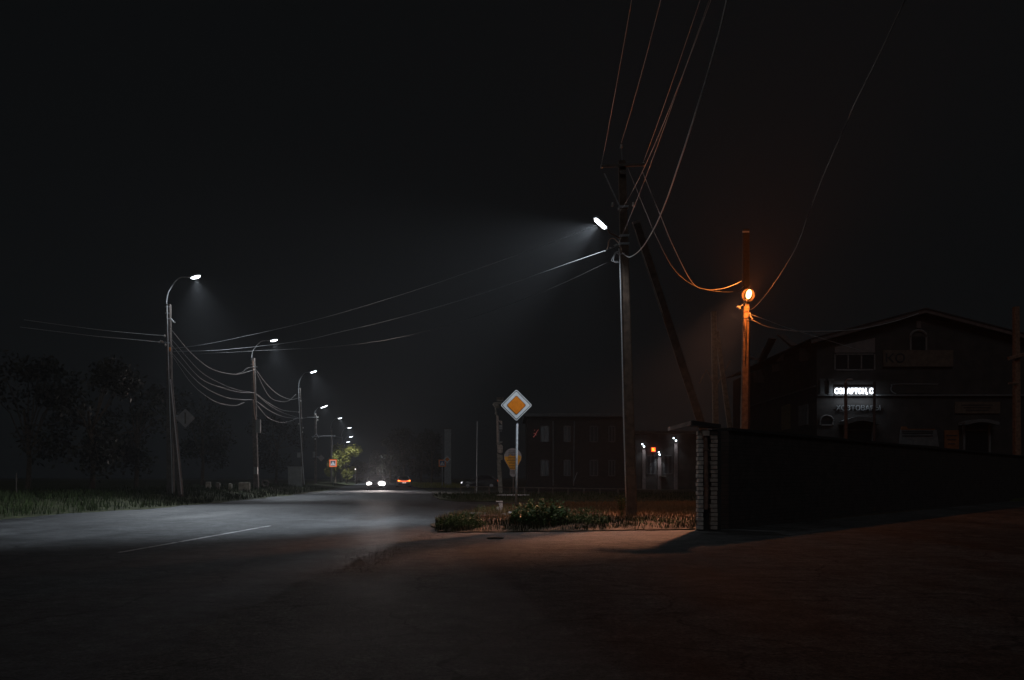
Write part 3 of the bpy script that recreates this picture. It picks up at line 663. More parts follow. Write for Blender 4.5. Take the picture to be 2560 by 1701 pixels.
# details of pole 1
mb = MB(); mb.beam(PB(452, 41.7, .3), P(427, 955, 41.9), .24, .16); mb.build('strut', M_conc, pole1)
mb = MB(); mb.tube([P(426, 949, 41.75), P(454, 1236, 41.5)], .028, 6); mb.build('strut_edge_highlight', M_cable, pole1)  # pale tube stands in for the bright lit edge of this strut
mb = MB(); mb.tube([P(417, 764, 41.85), P(420, 860, 41.8), P(424, 1000, 41.75), P(429, 1150, 41.7), P(431, 1234, 41.7)], .022, 6); mb.build('conduit', M_cable, pole1)
mb = MB(); mb.beam(P(398, 856, 41.9), P(425, 858, 41.9), .07, .07); mb.beam(P(409, 840, 41.9), P(420, 840, 41.9), .06, .06); mb.build('bracket', M_steel, pole1)
mb = MB()
for a, b in ((402, 854), (406, 855), (412, 840), (414, 863)): mb.ell(P(a, b, 41.8), (.05, .05, .07), 7, 5)
mb.build('insulators', M_porc, pole1)
mb = MB(); mb.tube(smooth_pts([P(420, 797, 41.8), P(428, 798, 41.7), P(434, 805, 41.6), P(438, 807, 41.6)], 5), .03, 6); mb.build('wire_hook', M_cable, pole1)
mb = MB(); mb.ell(P(424.5, 874, 41.75), (.05, .05, .11), 7, 5); mb.build('orange_clamp', M_signo, pole1)
# sign plate bracketed on pole 1 (seen from its unlit side)
sg = dsign('road_sign', 'grey back of a diamond sign bracketed to the tallest lamp pole', P(463, 1046, 41.8), 24 * 41.8 / F, post_to=Z(1046, 41.8), back=True)
mb = MB(); mb.tube([P(428, 1041, 41.85), P(452, 1041, 41.85)], .03, 6); mb.build('bracket', M_steel, sg)
mb = MB(); mb.box(P(463, 1046, 41.77), (.05, .03, .55)); mb.build('stiffener', M_concd, sg)
# pole 2
mb = MB(); mb.box(P(646, 1066, 60.7), (.31, .25, .95)); mb.build('meter_box', M_panel, pole2)
mb = MB(); mb.tube(smooth_pts([P(634, 1000, 60.8), P(636, 1030, 60.8), P(639, 1050, 60.8)], 5), .03, 6); mb.tube([P(632, 900, 60.75), P(636.5, 1000, 60.75)], .022, 6); mb.build('conduit', M_hose, pole2)
mb = MB(); mb.box(P(640, 1177, 60.7), (.26, .2, .5)); mb.build('lower_box', M_panel, pole2)
mb = MB(); mb.beam(P(627, 982, 60.8), P(640, 982, 60.8), .06, .06); mb.beam(P(632, 919, 60.8), P(642, 917, 60.8), .06, .06); mb.build('bracket', M_steel, pole2)
# pole 3
mb = MB(); mb.box(P(747, 1138, 80.7), (.32, .06, .48)); mb.build('small_plate', M_panel, pole3)
mb = MB()
for a, b in ((752, 1003), (747, 1031), (755, 1046), (747, 1060), (758, 1070), (756, 1081)): mb.ell(P(a, b, 80.8), (.06, .06, .08), 6, 5)
mb.build('insulators', M_porc, pole3)
mb = MB(); mb.tube([P(746, 972, 80.8), P(750, 1060, 80.8), P(756, 1150, 80.8), P(761, 1212, 80.8)], .03, 6); mb.build('conduit', M_cable, pole3)
# pole 4
mb = MB(); mb.beam(P(768, 1043.5, 116.8), P(794, 1044, 116.8), .1, .1); mb.beam(P(779, 1092, 116.8), P(839, 1090, 116.8), .09, .09); mb.build('crossarm', M_steel, pole4)
mb = MB(); mb.tube([P(781, 1095, 116.8), P(791, 1085, 116.8), P(797, 1095, 116.8)], .06, 6); mb.build('brace', M_steel, pole4)
mb = MB()
for a, b in ((794, 1044), (794, 1051), (788, 1098), (788, 1036)): mb.ell(P(a, b, 116.6), (.09, .09, .11), 6, 5)
mb.build('insulators', M_porc, pole4)
mb = MB(); mb.box(P(785, 1137, 116.6), (.3, .2, .8)); mb.build('meter_box', M_panel, pole4)
sg2 = dsign('road_sign', 'small grey back of a diamond sign on the lamp pole with crossarms', P(803, 1145.5, 116.4), 8.6 * 116.4 / F, post_to=Z(1145, 116.4), back=True)
mb = MB(); mb.tube([P(791, 1143, 116.5), P(799, 1143, 116.5)], .05, 6); mb.build('bracket', M_steel, sg2)
# far pole with arm
fp = thing('utility_pole', 'thin bare pole with a transformer clamp beside the lit tree', 'utility pole', PB(854, 160, 0))
mb = MB(); mb.beam(PB(851, 160, 0), P(855, 1092, 160), .3, .24); mb.build('shaft', M_conc, fp)
mb = MB(); mb.tube(smooth_pts([P(856, 1093, 159.8), P(855, 1105, 159.8), P(850, 1114, 159.8)], 5), .09, 6); mb.build('bracket', M_steel, fp)

# wires along the row
G5 = 'wires slung along the left row of lamp poles'
def roww(label, a, ya, pts, b, yb, r=.013, m=None):
    n = len(pts) + 1
    cp = [P(*a, ya)] + [P(q[0], q[1], ya + (yb - ya) * (i + 1) / n) for i, q in enumerate(pts)] + [P(*b, yb)]
    wire(label, smooth_pts(cp, 7), r * .8, m or M_row, G5)
roww('highest sagging wire between the first and second lamp poles', (426, 822), 41.9, [(478, 883), (530, 923), (590, 936)], (637, 924), 60.8, .017)
roww('short upper wire branching near the second lamp pole', (590, 936), 57, [(606, 930), (618, 921)], (636, 917), 60.8, .012)
roww('middle wire between the first and second lamp poles', (427, 860), 41.9, [(500, 945), (560, 971), (600, 981)], (636, 982), 60.8, .014)
roww('upper middle wire between the first and second lamp poles', (430, 850), 41.9, [(500, 928), (550, 958), (590, 974)], (634, 982), 60.8, .011)
roww('lower middle wire between the first and second lamp poles', (427, 880), 41.9, [(500, 960), (560, 992), (600, 999)], (634, 1000), 60.8, .014)
roww('lowest wire sagging below the middle of the first span', (427, 884), 41.9, [(480, 960), (530, 1000), (565, 1012), (590, 1014)], (611, 1006), 58, .013)
roww('bright upper wire between the second and third lamp poles', (638, 922), 60.8, [(668, 962), (698, 988), (728, 999)], (750, 994), 80.8, .02)
roww('lower bright wire crossing to the top of the third lamp pole', (640, 930), 60.8, [(672, 990), (700, 1004), (722, 1002)], (740, 986), 80.8, .016)
roww('upper middle wire between the second and third lamp poles', (637, 982), 60.8, [(672, 1008), (708, 1026)], (750, 1031), 80.8, .017)
roww('thin wire just below it in the second span', (637, 984), 60.8, [(680, 1018), (712, 1034)], (750, 1046), 80.8, .012)
roww('lower middle wire between the second and third lamp poles', (637, 1000), 60.8, [(676, 1028), (712, 1043)], (752, 1047), 80.8, .017)
roww('lowest sagging wire of the second span', (640, 1010), 60.8, [(670, 1044), (700, 1056), (722, 1054)], (742, 1046), 79, .015)
roww('taut wire between the third and fourth lamp poles', (752, 1047), 80.8, [(770, 1044)], (789, 1043.5), 116.8, .02)
roww('taut wire between the fourth pole crossarm and the far pole', (790, 1091), 116.8, [(822, 1090.5)], (854, 1094), 159.8, .025)
roww('upper wire leaving the tallest lamp pole to the left', (412, 840), 41.8, [(330, 833), (240, 824)], (60, 800), 37, .014)
roww('lower wire leaving the tallest lamp pole to the left', (402, 856), 41.8, [(320, 848), (230, 840)], (50, 818), 37, .014)

# ------------------------------------------------------------------ verge furniture on the left
G6 = 'pale blocks on the grassy bank'
for (a0, a1, yb, h, Y, lab, m) in ((515, 527, 1228, 20, 52, 'narrow pale concrete block, first of those left of the meter box pole', M_stone), (540, 550, 1229, 19, 53, 'second narrow concrete block on the bank, darker and half hidden in grass', M_concd),
                                   (572, 580, 1230, 17, 54, 'slim pale block with its dark side toward the lamp', M_stone), (597, 625, 1230, 21, 55, 'widest yellowish block nearest the meter box pole', M_stone)):
    w = (a1 - a0) * Y / F; hh = h * Y / F + .12; mb = MB(); xx = X((a0 + a1) / 2, Y); z = bank(xx, Y)
    mb.box((xx, Y, z - .1 + hh / 2), (w, .4, hh), .2, taper=.94); o = mb.build('concrete_block', m, bevel=.03); tag(o, lab, 'block', G6)
mb = MB(); yy = 66; cpt = P(663, 1209, yy); mb.tube([cpt + Vector((.24 * math.cos(a), 0, .24 * math.sin(a))) for a in [2 * math.pi * k / 18 for k in range(19)]], .09, 7, cap=False)
tag(mb.build('old_tyre', M_concd, smooth=True), 'upright old tyre right of the meter box pole', 'tyre')
cb = thing('utility_cabinet', 'tall grey metal utility cabinet beside the slim lamp pole', 'cabinet', (X(738, 78), 78, .3)); yy = 78
mb = MB(); mb.box((X(738, yy), yy, .1 + 1.05), (1.17, .7, 2.1)); mb.build('body', M_panel, cb, bevel=.02)
mb = MB(); mb.box((X(738, yy) - .28, yy - .36, 1.15), (.52, .02, 1.85)); mb.build('door', M_panel, cb); mb = MB(); mb.box((X(738, yy) + .28, yy - .36, 1.15), (.52, .02, 1.85)); mb.build('door', M_panel, cb)
mb = MB(); mb.box((X(738, yy), yy, 2.23), (1.3, .85, .06)); mb.build('roof', M_panel, cb)
tpst = MB(); tpst.tube([PB(41, 40, .3), P(41, 1183, 40)], .03, 6); tag(tpst.build('marker_post', M_concd), 'thin pale marker post alone at the dark left edge', 'post')

# ------------------------------------------------------------------ pedestrian crossing signs
def crossing(label, c, side, Y, base_z, lit=False, rz=0.0, grp='pedestrian crossing signs'):
    root = thing('crossing_sign', label, 'road sign', (c.x, Y, base_z), grp); u = Vector((math.cos(rz), math.sin(rz), 0)); n = Vector((math.sin(rz), -math.cos(rz), 0))
    def sq(a): return [(-a, -a), (a, -a), (a, a), (-a, a)]
    mo, mw, mb_ = (glow('retro_glow_orange', (1.0, .15, .006), .7), glow('retro_glow_white', (.8, .86, .95), .55), glow('retro_glow_blue', (.08, .13, .28), .09)) if lit else (M_signf, M_signw, M_signb)  # emission stands in for light returned by the reflective sign face
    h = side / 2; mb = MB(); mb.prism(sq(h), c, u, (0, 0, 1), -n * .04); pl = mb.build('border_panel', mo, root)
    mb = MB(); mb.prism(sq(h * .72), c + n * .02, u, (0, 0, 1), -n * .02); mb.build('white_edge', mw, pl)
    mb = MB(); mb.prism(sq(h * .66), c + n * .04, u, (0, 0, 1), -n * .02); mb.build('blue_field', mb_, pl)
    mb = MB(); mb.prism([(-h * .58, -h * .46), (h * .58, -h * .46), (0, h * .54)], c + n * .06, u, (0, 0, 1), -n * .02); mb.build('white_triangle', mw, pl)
    mb = MB(); k = h * .01
    for poly in ([(-3, 14), (4, 14), (5, -4), (-4, -4)], [(-4, -4), (1, -4), (-8, -36), (-14, -36)], [(0, -4), (5, -4), (14, -36), (8, -36)], [(4, 12), (13, -4), (10, -6), (2, 6)], [(-3, 12), (-13, -3), (-10, -6), (-1, 5)], [(-3, 17), (-3, 23), (3, 23), (3, 17)]):
        mb.prism([(p[0] * k, p[1] * k) for p in poly], c + n * .08, u, (0, 0, 1), -n * .02)
    mb.build('walking_figure', M_ink, pl)
    mb = MB(); mb.tube([(c.x, Y + .08, base_z), (c.x, Y + .08, c.z)], .05, 8); mb.build('post', M_steel, root)
    return root
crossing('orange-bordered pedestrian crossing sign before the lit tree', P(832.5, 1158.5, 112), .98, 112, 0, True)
crossing('dimmer orange-bordered pedestrian crossing sign before the dark trees', P(1105.5, 1158.5, 104), .88, 104, 0)
sg3 = dsign('road_sign', 'small dim amber diamond sign just right of the dim crossing sign', P(1118, 1149, 103.7), 9.6 * 103.7 / F, post_to=Z(1149, 103.7), rz=.15)
mb = MB(); mb.tube([P(1107, 1149, 104), P(1122, 1149, 104)], .04, 6); mb.build('bracket', M_steel, sg3)

# ------------------------------------------------------------------ trees
def tree(label, x, y, h, rx, rz_, cz, n, m, leafs, group='roadside trees', z0=0.0, seed=1, trunk=.2):
    rnd = random.Random(seed); root = thing('tree', label, 'tree', (x, y, z0), group); tr = MB(); lf = MB()
    top = Vector((x + rnd.uniform(-.3, .3), y, z0 + h * .62))
    tr.tube([(x, y, z0 - .2), (x + .1, y, z0 + h * .25), top], trunk, 8, trunk * .4)
    lobes = []
    for i in range(13):
        a = rnd.uniform(0, 6.283); q = rnd.uniform(.25, .95); zz = rnd.uniform(-.85, .9)
        k = math.sqrt(max(.08, 1 - zz * zz * .8))
        c = Vector((x + rx * q * k * math.cos(a), y + rx * q * k * math.sin(a), z0 + cz + rz_ * zz)); lobes.append((c, rx * rnd.uniform(.25, .46)))
        tr.tube([Vector((x, y, z0 + h * rnd.uniform(.2, .5))), Vector((x, y, z0 + h * .4)).lerp(c, .5) + Vector((0, 0, .2)), c], trunk * .3, 5, .02)
    for i in range(n):
        c, r_ = lobes[int(rnd.random() ** 1.2 * len(lobes))]
        d = Vector((rnd.gauss(0, 1), rnd.gauss(0, 1), rnd.gauss(0, .8))).normalized() * r_ * rnd.uniform(.35, 1.08) ** .8
        p = c + d
        if p.z < z0 + .25: continue
        u = Vector((rnd.gauss(0, 1), rnd.gauss(0, 1), rnd.gauss(0, 1))).normalized(); w = u.cross(Vector((rnd.gauss(0, 1), rnd.gauss(0, 1), rnd.gauss(0, 1)))).normalized()
        L = leafs * rnd.uniform(.6, 1.4)
        lf.add([p - u * L, p + w * L * .5, p + u * L, p - w * L * .5], [(0, 1, 2, 3)])
    tr.build('trunk', M_bark, root); lf.build('crown', m, root); return root
tree('yellow green tree lit by the lamps behind the oncoming car', X(866, 150), 150, 7.6, 2.7, 2.9, 4.2, 5200, M_tree, .15, seed=4)
tree('dark lower tree just left of the lit yellow green tree', X(838, 147), 147, 6.4, 1.9, 2.4, 3.6, 2600, M_tree, .15, seed=9)
tree('low bushy tree between the lit tree and the oncoming car', X(890, 153), 153, 5.0, 1.8, 1.8, 2.3, 2200, M_treed, .15, seed=11)
for (px, Y, h, rr, rzv, cz, sd_, lab) in ((975, 150, 8, 2.6, 3.2, 4.6, 21, 'dull brown tree directly above the departing car'), (1008, 142, 9.5, 3.4, 4.0, 5.2, 22, 'tall dull tree right of the departing car'),
                                         (1052, 132, 9, 3.2, 3.8, 5.0, 23, 'dark tree left of the dim crossing sign'), (1078, 128, 8, 2.4, 3.2, 4.4, 24, 'darkest tree touching the dim crossing sign'), (945, 172, 7, 2.4, 2.8, 3.8, 25, 'small distant tree above the oncoming car')):
    tree(lab, X(px, Y), Y, h, rr, rzv, cz, 2300, M_treed, .2, seed=sd_)
for (px, Y, h, rr, rzv, cz, sd_, lab) in ((70, 58, 9, 3.6, 3.8, 5.2, 31, 'dark tree at the far left of the bank'), (230, 56, 8.5, 3.2, 3.6, 5.0, 32, 'dark tree left of the tallest lamp pole'), (340, 64, 9.5, 3.2, 4.0, 5.4, 33, 'dark tree close behind the tallest lamp pole'),
                                         (505, 78, 9, 3.4, 3.8, 5.0, 34, 'dark tree behind the pale concrete blocks'), (690, 104, 9, 3.2, 3.6, 5.0, 35, 'dark tree behind the grey cabinet')):
    tree(lab, X(px, Y), Y, h, rr, rzv, cz, 2300, M_treed, .17, 'dark trees on the bank', .4, sd_)

# ------------------------------------------------------------------ cars
def car(label, x, y, rz, paint, mode, hatch=False):
    root = thing('car', label, 'car', (x, y, 0), None, rz)      # local +Y is the nose
    L, W = 4.3, 1.76
    def loft(secs, m, name, par):
        mb = MB(); vs = []; n = len(secs[0])
        for s_ in secs: vs += s_
        fs = []
        for i in range(len(secs) - 1):
            for k in range(n): fs.append((i * n + k, i * n + (k + 1) % n, (i + 1) * n + (k + 1) % n, (i + 1) * n + k))
        fs += [tuple(range(n))[::-1], tuple((len(secs) - 1) * n + k for k in range(n))]
        mb.add(vs, fs); return mb.build(name, m, par, local=True, smooth=False, bevel=.02)
    def sec(yy, zb, zt, wb, wt):
        zm = zb + (zt - zb) * .55; wm = max(wb, wt) * 1.02
        return [(-wb, yy, zb), (wb, yy, zb), (wm, yy, zm), (wt, yy, zt), (-wt, yy, zt), (-wm, yy, zm)]
    body = loft([sec(-2.15, .34, .72, .70, .70), sec(-2.08, .24, .90, .80, .76), sec(-1.6, .20, .96, .86, .80), sec(-.9, .18, .95, .88, .82), sec(.7, .18, .92, .88, .82), sec(1.5, .20, .82, .86, .76), sec(2.0, .24, .70, .80, .68), sec(2.14, .34, .60, .70, .60)], paint, 'body', root)
    gl = loft([sec(-1.95 if hatch else -1.75, .93, .95, .74, .72), sec(-1.35 if hatch else -1.0, .93, 1.40, .78, .56), sec(.05, .93, 1.43, .79, .58), sec(.95, .90, .93, .78, .74)], M_glass, 'cabin_glass', root)
    rf = MB(); rf.box((0, -.5, 1.435), (1.12, 1.15, .03), 0, None, .92); rf.build('roof', paint, root, local=True, bevel=.012)
    pil = MB()
    for sx in (-1, 1):
        pil.tube([(sx * .75, .93, .93), (sx * .58, .06, 1.42)], .035, 6); pil.tube([(sx * .74, -1.9 if hatch else -1.7, .95), (sx * .56, -1.32 if hatch else -.98, 1.41)], .05, 6); pil.tube([(sx * .79, -.3, .93), (sx * .585, -.35, 1.42)], .03, 6)
    pil.build('window_pillars', paint, root, local=True)
    for sx in (-1, 1):
        for yy in (-1.32, 1.36):
            w = MB(); w.tube([(sx * .70, yy, .31), (sx * .88, yy, .31)], .31, 20); wh = w.build('wheel', M_tyre, root, local=True)
            w = MB(); w.tube([(sx * .87, yy, .31), (sx * .892, yy, .31)], .2, 16); w.build('rim', M_rim, wh, local=True)
        m_ = MB(); m_.ell((sx * .96, .72, .98), (.10, .06, .07), 8, 6); m_.build('mirror', paint, root, local=True)
        kk = (2.1 if sx < 0 else 1.5) if mode == 'on' else 1.0; h = MB(); h.ell((sx * .60, 2.06, .64), (.17 * kk, .08 * kk, .11 * kk), 14, 10); h.build('headlight', {'on': M_head, 'side': M_head2}.get(mode, M_porc), root, local=True)  # oncoming headlights are oversized, their glare bloom is put into the shape
        tl = MB(); tl.box((sx * .62, -2.1, .80), (.36, .08, .15)); tl.box((sx * .70, -2.07, .87), (.2, .08, .10)); tlo = tl.build('taillight', M_tail if mode in ('rear', 'side') else M_pipe, root, local=True, bevel=.02)
        if mode == 'rear':
            q = MB(); q.ell((sx * .66, -2.15, .82), (.11, .03, .06), 10, 6); q.build('bright_core', M_tailc, tlo, local=True)
    bm = MB(); bm.box((0, -2.17, .42), (1.4, .1, .2)); bm.build('rear_bumper', M_black, root, local=True, bevel=.02)
    bm = MB(); bm.box((0, 2.14, .38), (1.36, .1, .18)); bm.build('front_bumper', M_black, root, local=True, bevel=.02)
    gr = MB(); gr.box((0, 2.12, .60), (.6, .04, .12)); gr.build('grille', M_black, root, local=True)
    if mode == 'rear':
        q = MB(); q.box((0, -2.14, .76), (.9, .05, .07)); q.build('tail_bar', M_tail, root, local=True)
        q = MB(); q.box((0, -2.165, .55), (.52, .02, .115)); pl = q.build('number_plate', M_signw, root, local=True)
        for sx in (-1, 1):
            q = MB(); q.ell((sx * .13, -2.18, .56), (.10, .02, .05), 8, 5); q.build('plate_lamp', M_plate, pl, local=True)
    return root
c1 = car('oncoming car with two blazing white headlights', X(930, 82), 82 + 2.1, R(180 + 9), M_paintd, 'on')
for sx, I in ((-.60, 120), (.60, 60)):
    w_ = Matrix.Rotation(R(189), 3, 'Z') @ Vector((sx, 2.22, .64)) + Vector(c1.location)
    spot('headlight_beam', w_, (-w_.x * .6, -w_.y, -.9), I, 44, 1.0, (1.0, .90, .86), .06, c1).rotation_euler = (Matrix.Rotation(-R(189), 3, 'Z') @ aim((-w_.x * .9, -w_.y, 22)).to_matrix()).to_euler()
    sl = [o for o in c1.children if o.type == 'LIGHT'][-1]; sl.location = (sx, 2.22, .64)
for sx, I in ((-.6, 480), (.6, 240)):
    hp = Vector(c1.location) + Matrix.Rotation(R(189), 3, 'Z') @ Vector((sx, 2.4, .66))
    spot('headlight_glow', hp, (-hp.x * .8, -hp.y, 34), I, 96, 1.0, (1.0, .86, .83), .08)  # extra upward spots, added so the haze glows around the headlights
c2 = car('departing pale car with joined red tail lights', X(1003, 107), 107 + 2.1, R(10), M_paints, 'rear')
c3 = car('dark parked car seen side-on behind the low railing', X(1200, 96), 96, R(90), M_paintd, 'side', True)
sld = bpy.data.objects.new('light_bar', None)
bpy.data.objects.remove(sld)

# ------------------------------------------------------------------ low railing on the far lawn
YR = 55.0
rl = thing('railing', 'low dark metal railing with one rail on the far lawn', 'railing', (X(1150, YR), YR, .1))
mb = MB(); mb.tube([P(1150, 1216, YR), P(1278, 1219, YR), P(1420, 1221, YR), P(1640, 1224, YR)], .03, 6); mb.build('rail', M_concd, rl)
for px in (1152, 1187, 1223, 1275, 1311, 1347, 1382, 1420, 1460, 1500, 1545, 1590, 1636):
    zt = interp([(1150, Z(1216, YR)), (1278, Z(1219, YR)), (1420, Z(1221, YR)), (1640, Z(1224, YR))], px)
    mb = MB(); mb.box((X(px, YR), YR, zt / 2), (.09 if px == 1223 else .06, .06, zt - .02)); mb.build('post', M_concd, rl)

# ------------------------------------------------------------------ bulb shaped board, pylon, posts
YU = 47.0
bb = thing('bulb_board', 'light bulb shaped yellow and white notice board on a post', 'sign board', (X(1282, YU), YU, 0.1))
cx, ct = 1282.0, 1143.0; pr = []
for k in range(25):
    a = R(-38 + 256 * k / 24); pr.append((cx + 22 * math.cos(a), ct - 22 * math.sin(a)))
pr += [(1275, 1176), (1274, 1186), (1277, 1190), (1280, 1192), (1285, 1192), (1289, 1190), (1291, 1186), (1290, 1176)]
def poly_at(pp, Y): return [(X(a, Y), Z(b, Y)) for a, b in pp]
mb = MB(); mb.prism(poly_at(pr, YU)[::1], (0, YU, 0), (1, 0, 0), (0, 0, 1), (0, .05, 0)); pl = mb.build('board', M_signg, bb)
mb = MB(); yel = [p for p in pr[:25] if p[1] > 1139] ; yel = sorted([p for p in yel if p[0] > cx], key=lambda p: p[1]) + [(1290, 1174), (1276, 1174)] + sorted([p for p in yel if p[0] <= cx], key=lambda p: -p[1])
inn = [((a - cx) * .94 + cx, b) for a, b in yel] + [(1270, 1142), (1275, 1137), (1283, 1141), (1292, 1136)]
mb.prism(poly_at(inn, YU), (0, YU - .012, 0), (1, 0, 0), (0, 0, 1), (0, .008, 0)); mb.build('yellow_fill', mat('bulb_yellow', (.80, .40, .02), .6, .25, 3), pl)
mb = MB(); rnd = random.Random(5)
for i, yb in enumerate([1128, 1132.3, 1136, 1140, 1144, 1148, 1152, 1156, 1160, 1164, 1168, 1172, 1178, 1183]):
    hw = 10 if yb < 1160 else (8 if yb < 1175 else 5)
    xa = cx - hw - rnd.uniform(0, 2) - (4 if i in (6,) else 0)
    mb.box(((X(xa, YU) + X(cx + hw, YU)) / 2, YU - .02, Z(yb, YU)), (X(cx + hw, YU) - X(xa, YU), .008, .026))
mb.build('dark_lines', M_ink, pl)
mb = MB(); mb.tube([(X(1283, YU), YU + .08, .05), (X(1283, YU), YU + .08, Z(1150, YU))], .03, 7); mb.build('post', M_concd, bb)
YT = 62.0
py_ = thing('pylon', 'weathered pale pylon with peeling panels and a dead lamp head behind the diamond sign', 'pylon', (X(1248, YT), YT, 0))
mb = MB(); mb.beam((X(1252, YT), YT, 0), P(1247, 1150, YT), .34, .30); sh = mb.build('lower_shaft', M_pink if False else M_stone, py_)
def slab(pp, m, name, d=.12, off=0.0): mb = MB(); mb.prism(poly_at(pp, YT), (0, YT - d / 2 + off, 0), (1, 0, 0), (0, 0, 1), (0, d, 0)); return mb.build(name, m, py_)
slab([(1244, 1150), (1257, 1150), (1257, 1138), (1251, 1137), (1242, 1134)], M_stone, 'foot_panel', .3)
slab([(1244, 1132), (1253, 1134), (1257, 1131), (1257, 1116), (1254, 1112), (1243, 1112)], M_brickb, 'middle_panel', .3)
slab([(1239, 1110), (1256, 1105), (1256, 1107), (1243, 1112)], M_stone, 'ledge', .34)
slab([(1242, 1108), (1247, 1107), (1246, 1052), (1255.5, 1063), (1255.5, 1053), (1247, 1052), (1246, 1040), (1241, 1039), (1241, 1062)], M_brickb, 'upper_panel', .25)
mb = MB()
for a, b, w, h in ((1248, 1092, 1.5, 30), (1251, 1078, 8, 1.5), (1253, 1105, 7, 1.5), (1252, 1066, 8, 6), (1252, 1072, 8, 4)): mb.box(P(a, b, YT - .05), (w * YT / F, .1, h * YT / F))
mb.build('rails', M_signg, py_)
mb = MB(); mb.ell(P(1240, 1034, YT), (.09, .09, .1), 8, 6); mb.tube(smooth_pts([P(1242, 1040, YT), P(1240, 1030, YT), P(1238, 1020, YT)], 5), .05, 6); mb.build('lamp_arm', M_stone, py_)
mb = MB(); mb.ell(P(1241, 1014, YT), (.28, .2, .17), 10, 8, Matrix.Rotation(R(35), 3, 'Y')); mb.prism(poly_at([(1231, 1012), (1234, 1007), (1254, 1005), (1254, 1009), (1236, 1013)], YT), (0, YT - .15, 0), (1, 0, 0), (0, 0, 1), (0, .3, 0)); mb.build('lamp_head', M_stone, py_)
mb = MB(); mb.box(P(1250, 998, YT + .3), (.5, .3, .25)); mb.build('cap', M_concd, py_)
sgp = MB(); sgp.tube([PB(1192, 70, 0), P(1193.5, 1054, 70)], .045, 8); tag(sgp.build('flag_post', M_signg), 'thin grey post standing between the dark trees and the pylon', 'post')
cht = thing('chimney_stack', 'tall pale rendered shaft behind the dim crossing sign', 'chimney', (X(1120, 116), 116, 0))
mb = MB(); mb.box((X(1120, 116), 116, Z(1073, 116) / 2), (.92, .9, Z(1073, 116))); mb.build('shaft', M_signg, cht); mb = MB(); mb.box((X(1120, 116), 116, Z(1072, 116)), (1.05, 1.02, .15)); mb.build('cap', M_concd, cht)

# ------------------------------------------------------------------ windows helper
def window(par, px0, px1, py0, py1, Y, name='window', frame=.05, mull=1, arch=False, m=None, trans=False, proud=.06):
    m = m or M_trim; x0, x1 = X(px0, Y), X(px1, Y); z0, z1 = Z(py1, Y), Z(py0, Y); w = MB()
    def bar(xa, za, xb, zb): w.box(((xa + xb) / 2, Y - proud / 2, (za + zb) / 2), (max(frame, abs(xb - xa)), proud, max(frame, abs(zb - za))))
    bar(x0, z0, x0, z1); bar(x1, z0, x1, z1); bar(x0 + frame, z0, x1 - frame, z0)
    if arch:
        r_ = (x1 - x0) / 2; cxx = (x0 + x1) / 2; n = 12; 
        pts = [(cxx + r_ * math.cos(math.pi * k / n), Y - proud * .6, z1 + r_ * .8 * math.sin(math.pi * k / n)) for k in range(n + 1)]
        w.tube(pts, frame * .75, 6)
    else: bar(x0 + frame, z1, x1 - frame, z1)
    for i in range(mull): xm = x0 + (x1 - x0) * (i + 1) / (mull + 1); bar(xm, z0 + frame, xm, z1 - frame)
    fr = w.build(name, m, par)
    gl = MB(); gl.box(((x0 + x1) / 2, Y - .012, (z0 + z1) / 2), (x1 - x0, .02, z1 - z0)); gl.build('pane', M_glass, fr)
    return fr

# ------------------------------------------------------------------ two-storey brick building
Y2 = 75.0
b2 = thing('brick_building', 'two-storey dark brick building behind the far lawn', 'building', (X(1440, Y2), Y2, 0))
xa, xb, zt = X(1318, Y2), X(1575, Y2), Z(1042, Y2)
mb = MB(); mb.box(((xa + xb) / 2, Y2 + 5, zt / 2), (xb - xa, 10, zt)); mb.build('wall', M_brick2, b2)
mb = MB(); mb.box(((xa + xb) / 2, Y2 + 5, zt + .14), (xb - xa + .6, 10.6, .28)); mb.build('roof', M_trimw, b2)
for a, c in ((1352, 1372), (1410, 1426), (1475, 1494), (1522, 1537)):
    window(b2, a, c, 1066, 1105, Y2, frame=.06, m=M_trimw, proud=.12); window(b2, a, c, 1151, 1190, Y2, frame=.06, m=M_trimw, proud=.12)
mb = MB(); mb.tube([P(1383, 1053, Y2 - .08), P(1383, 1215, Y2 - .08)], .06, 6); mb.build('drainpipe', M_trimw, b2)
mb = MB(); mb.tube([P(1436, 1053, Y2 - .08), P(1434, 1215, Y2 - .08)], .06, 6); mb.build('drainpipe', M_trimw, b2)
lean = MB(); lean.tube([P(1434, 1206, 72), P(1443, 1181, 72)], .03, 6); tag(lean.build('leaning_pipe', M_signg), 'thin pale pipe leaning in front of the brick building', 'pipe')
gar = MB(); rnd = random.Random(2)
for a, b in ((1341, 1082), (1344.5, 1077), (1338, 1085), (1336.5, 1076), (1340, 1088), (1334, 1092), (1335, 1084)): gar.ell(P(a, b, 73), (.028, .028, .03), 6, 5)
gar.tube(smooth_pts([P(1346, 1074, 73.05), P(1341, 1082, 73.05), P(1334, 1094, 73.05)], 4), .012, 4)
tag(gar.build('string_light', M_fairy), 'short string of tiny red lights by the brick building', 'lights')

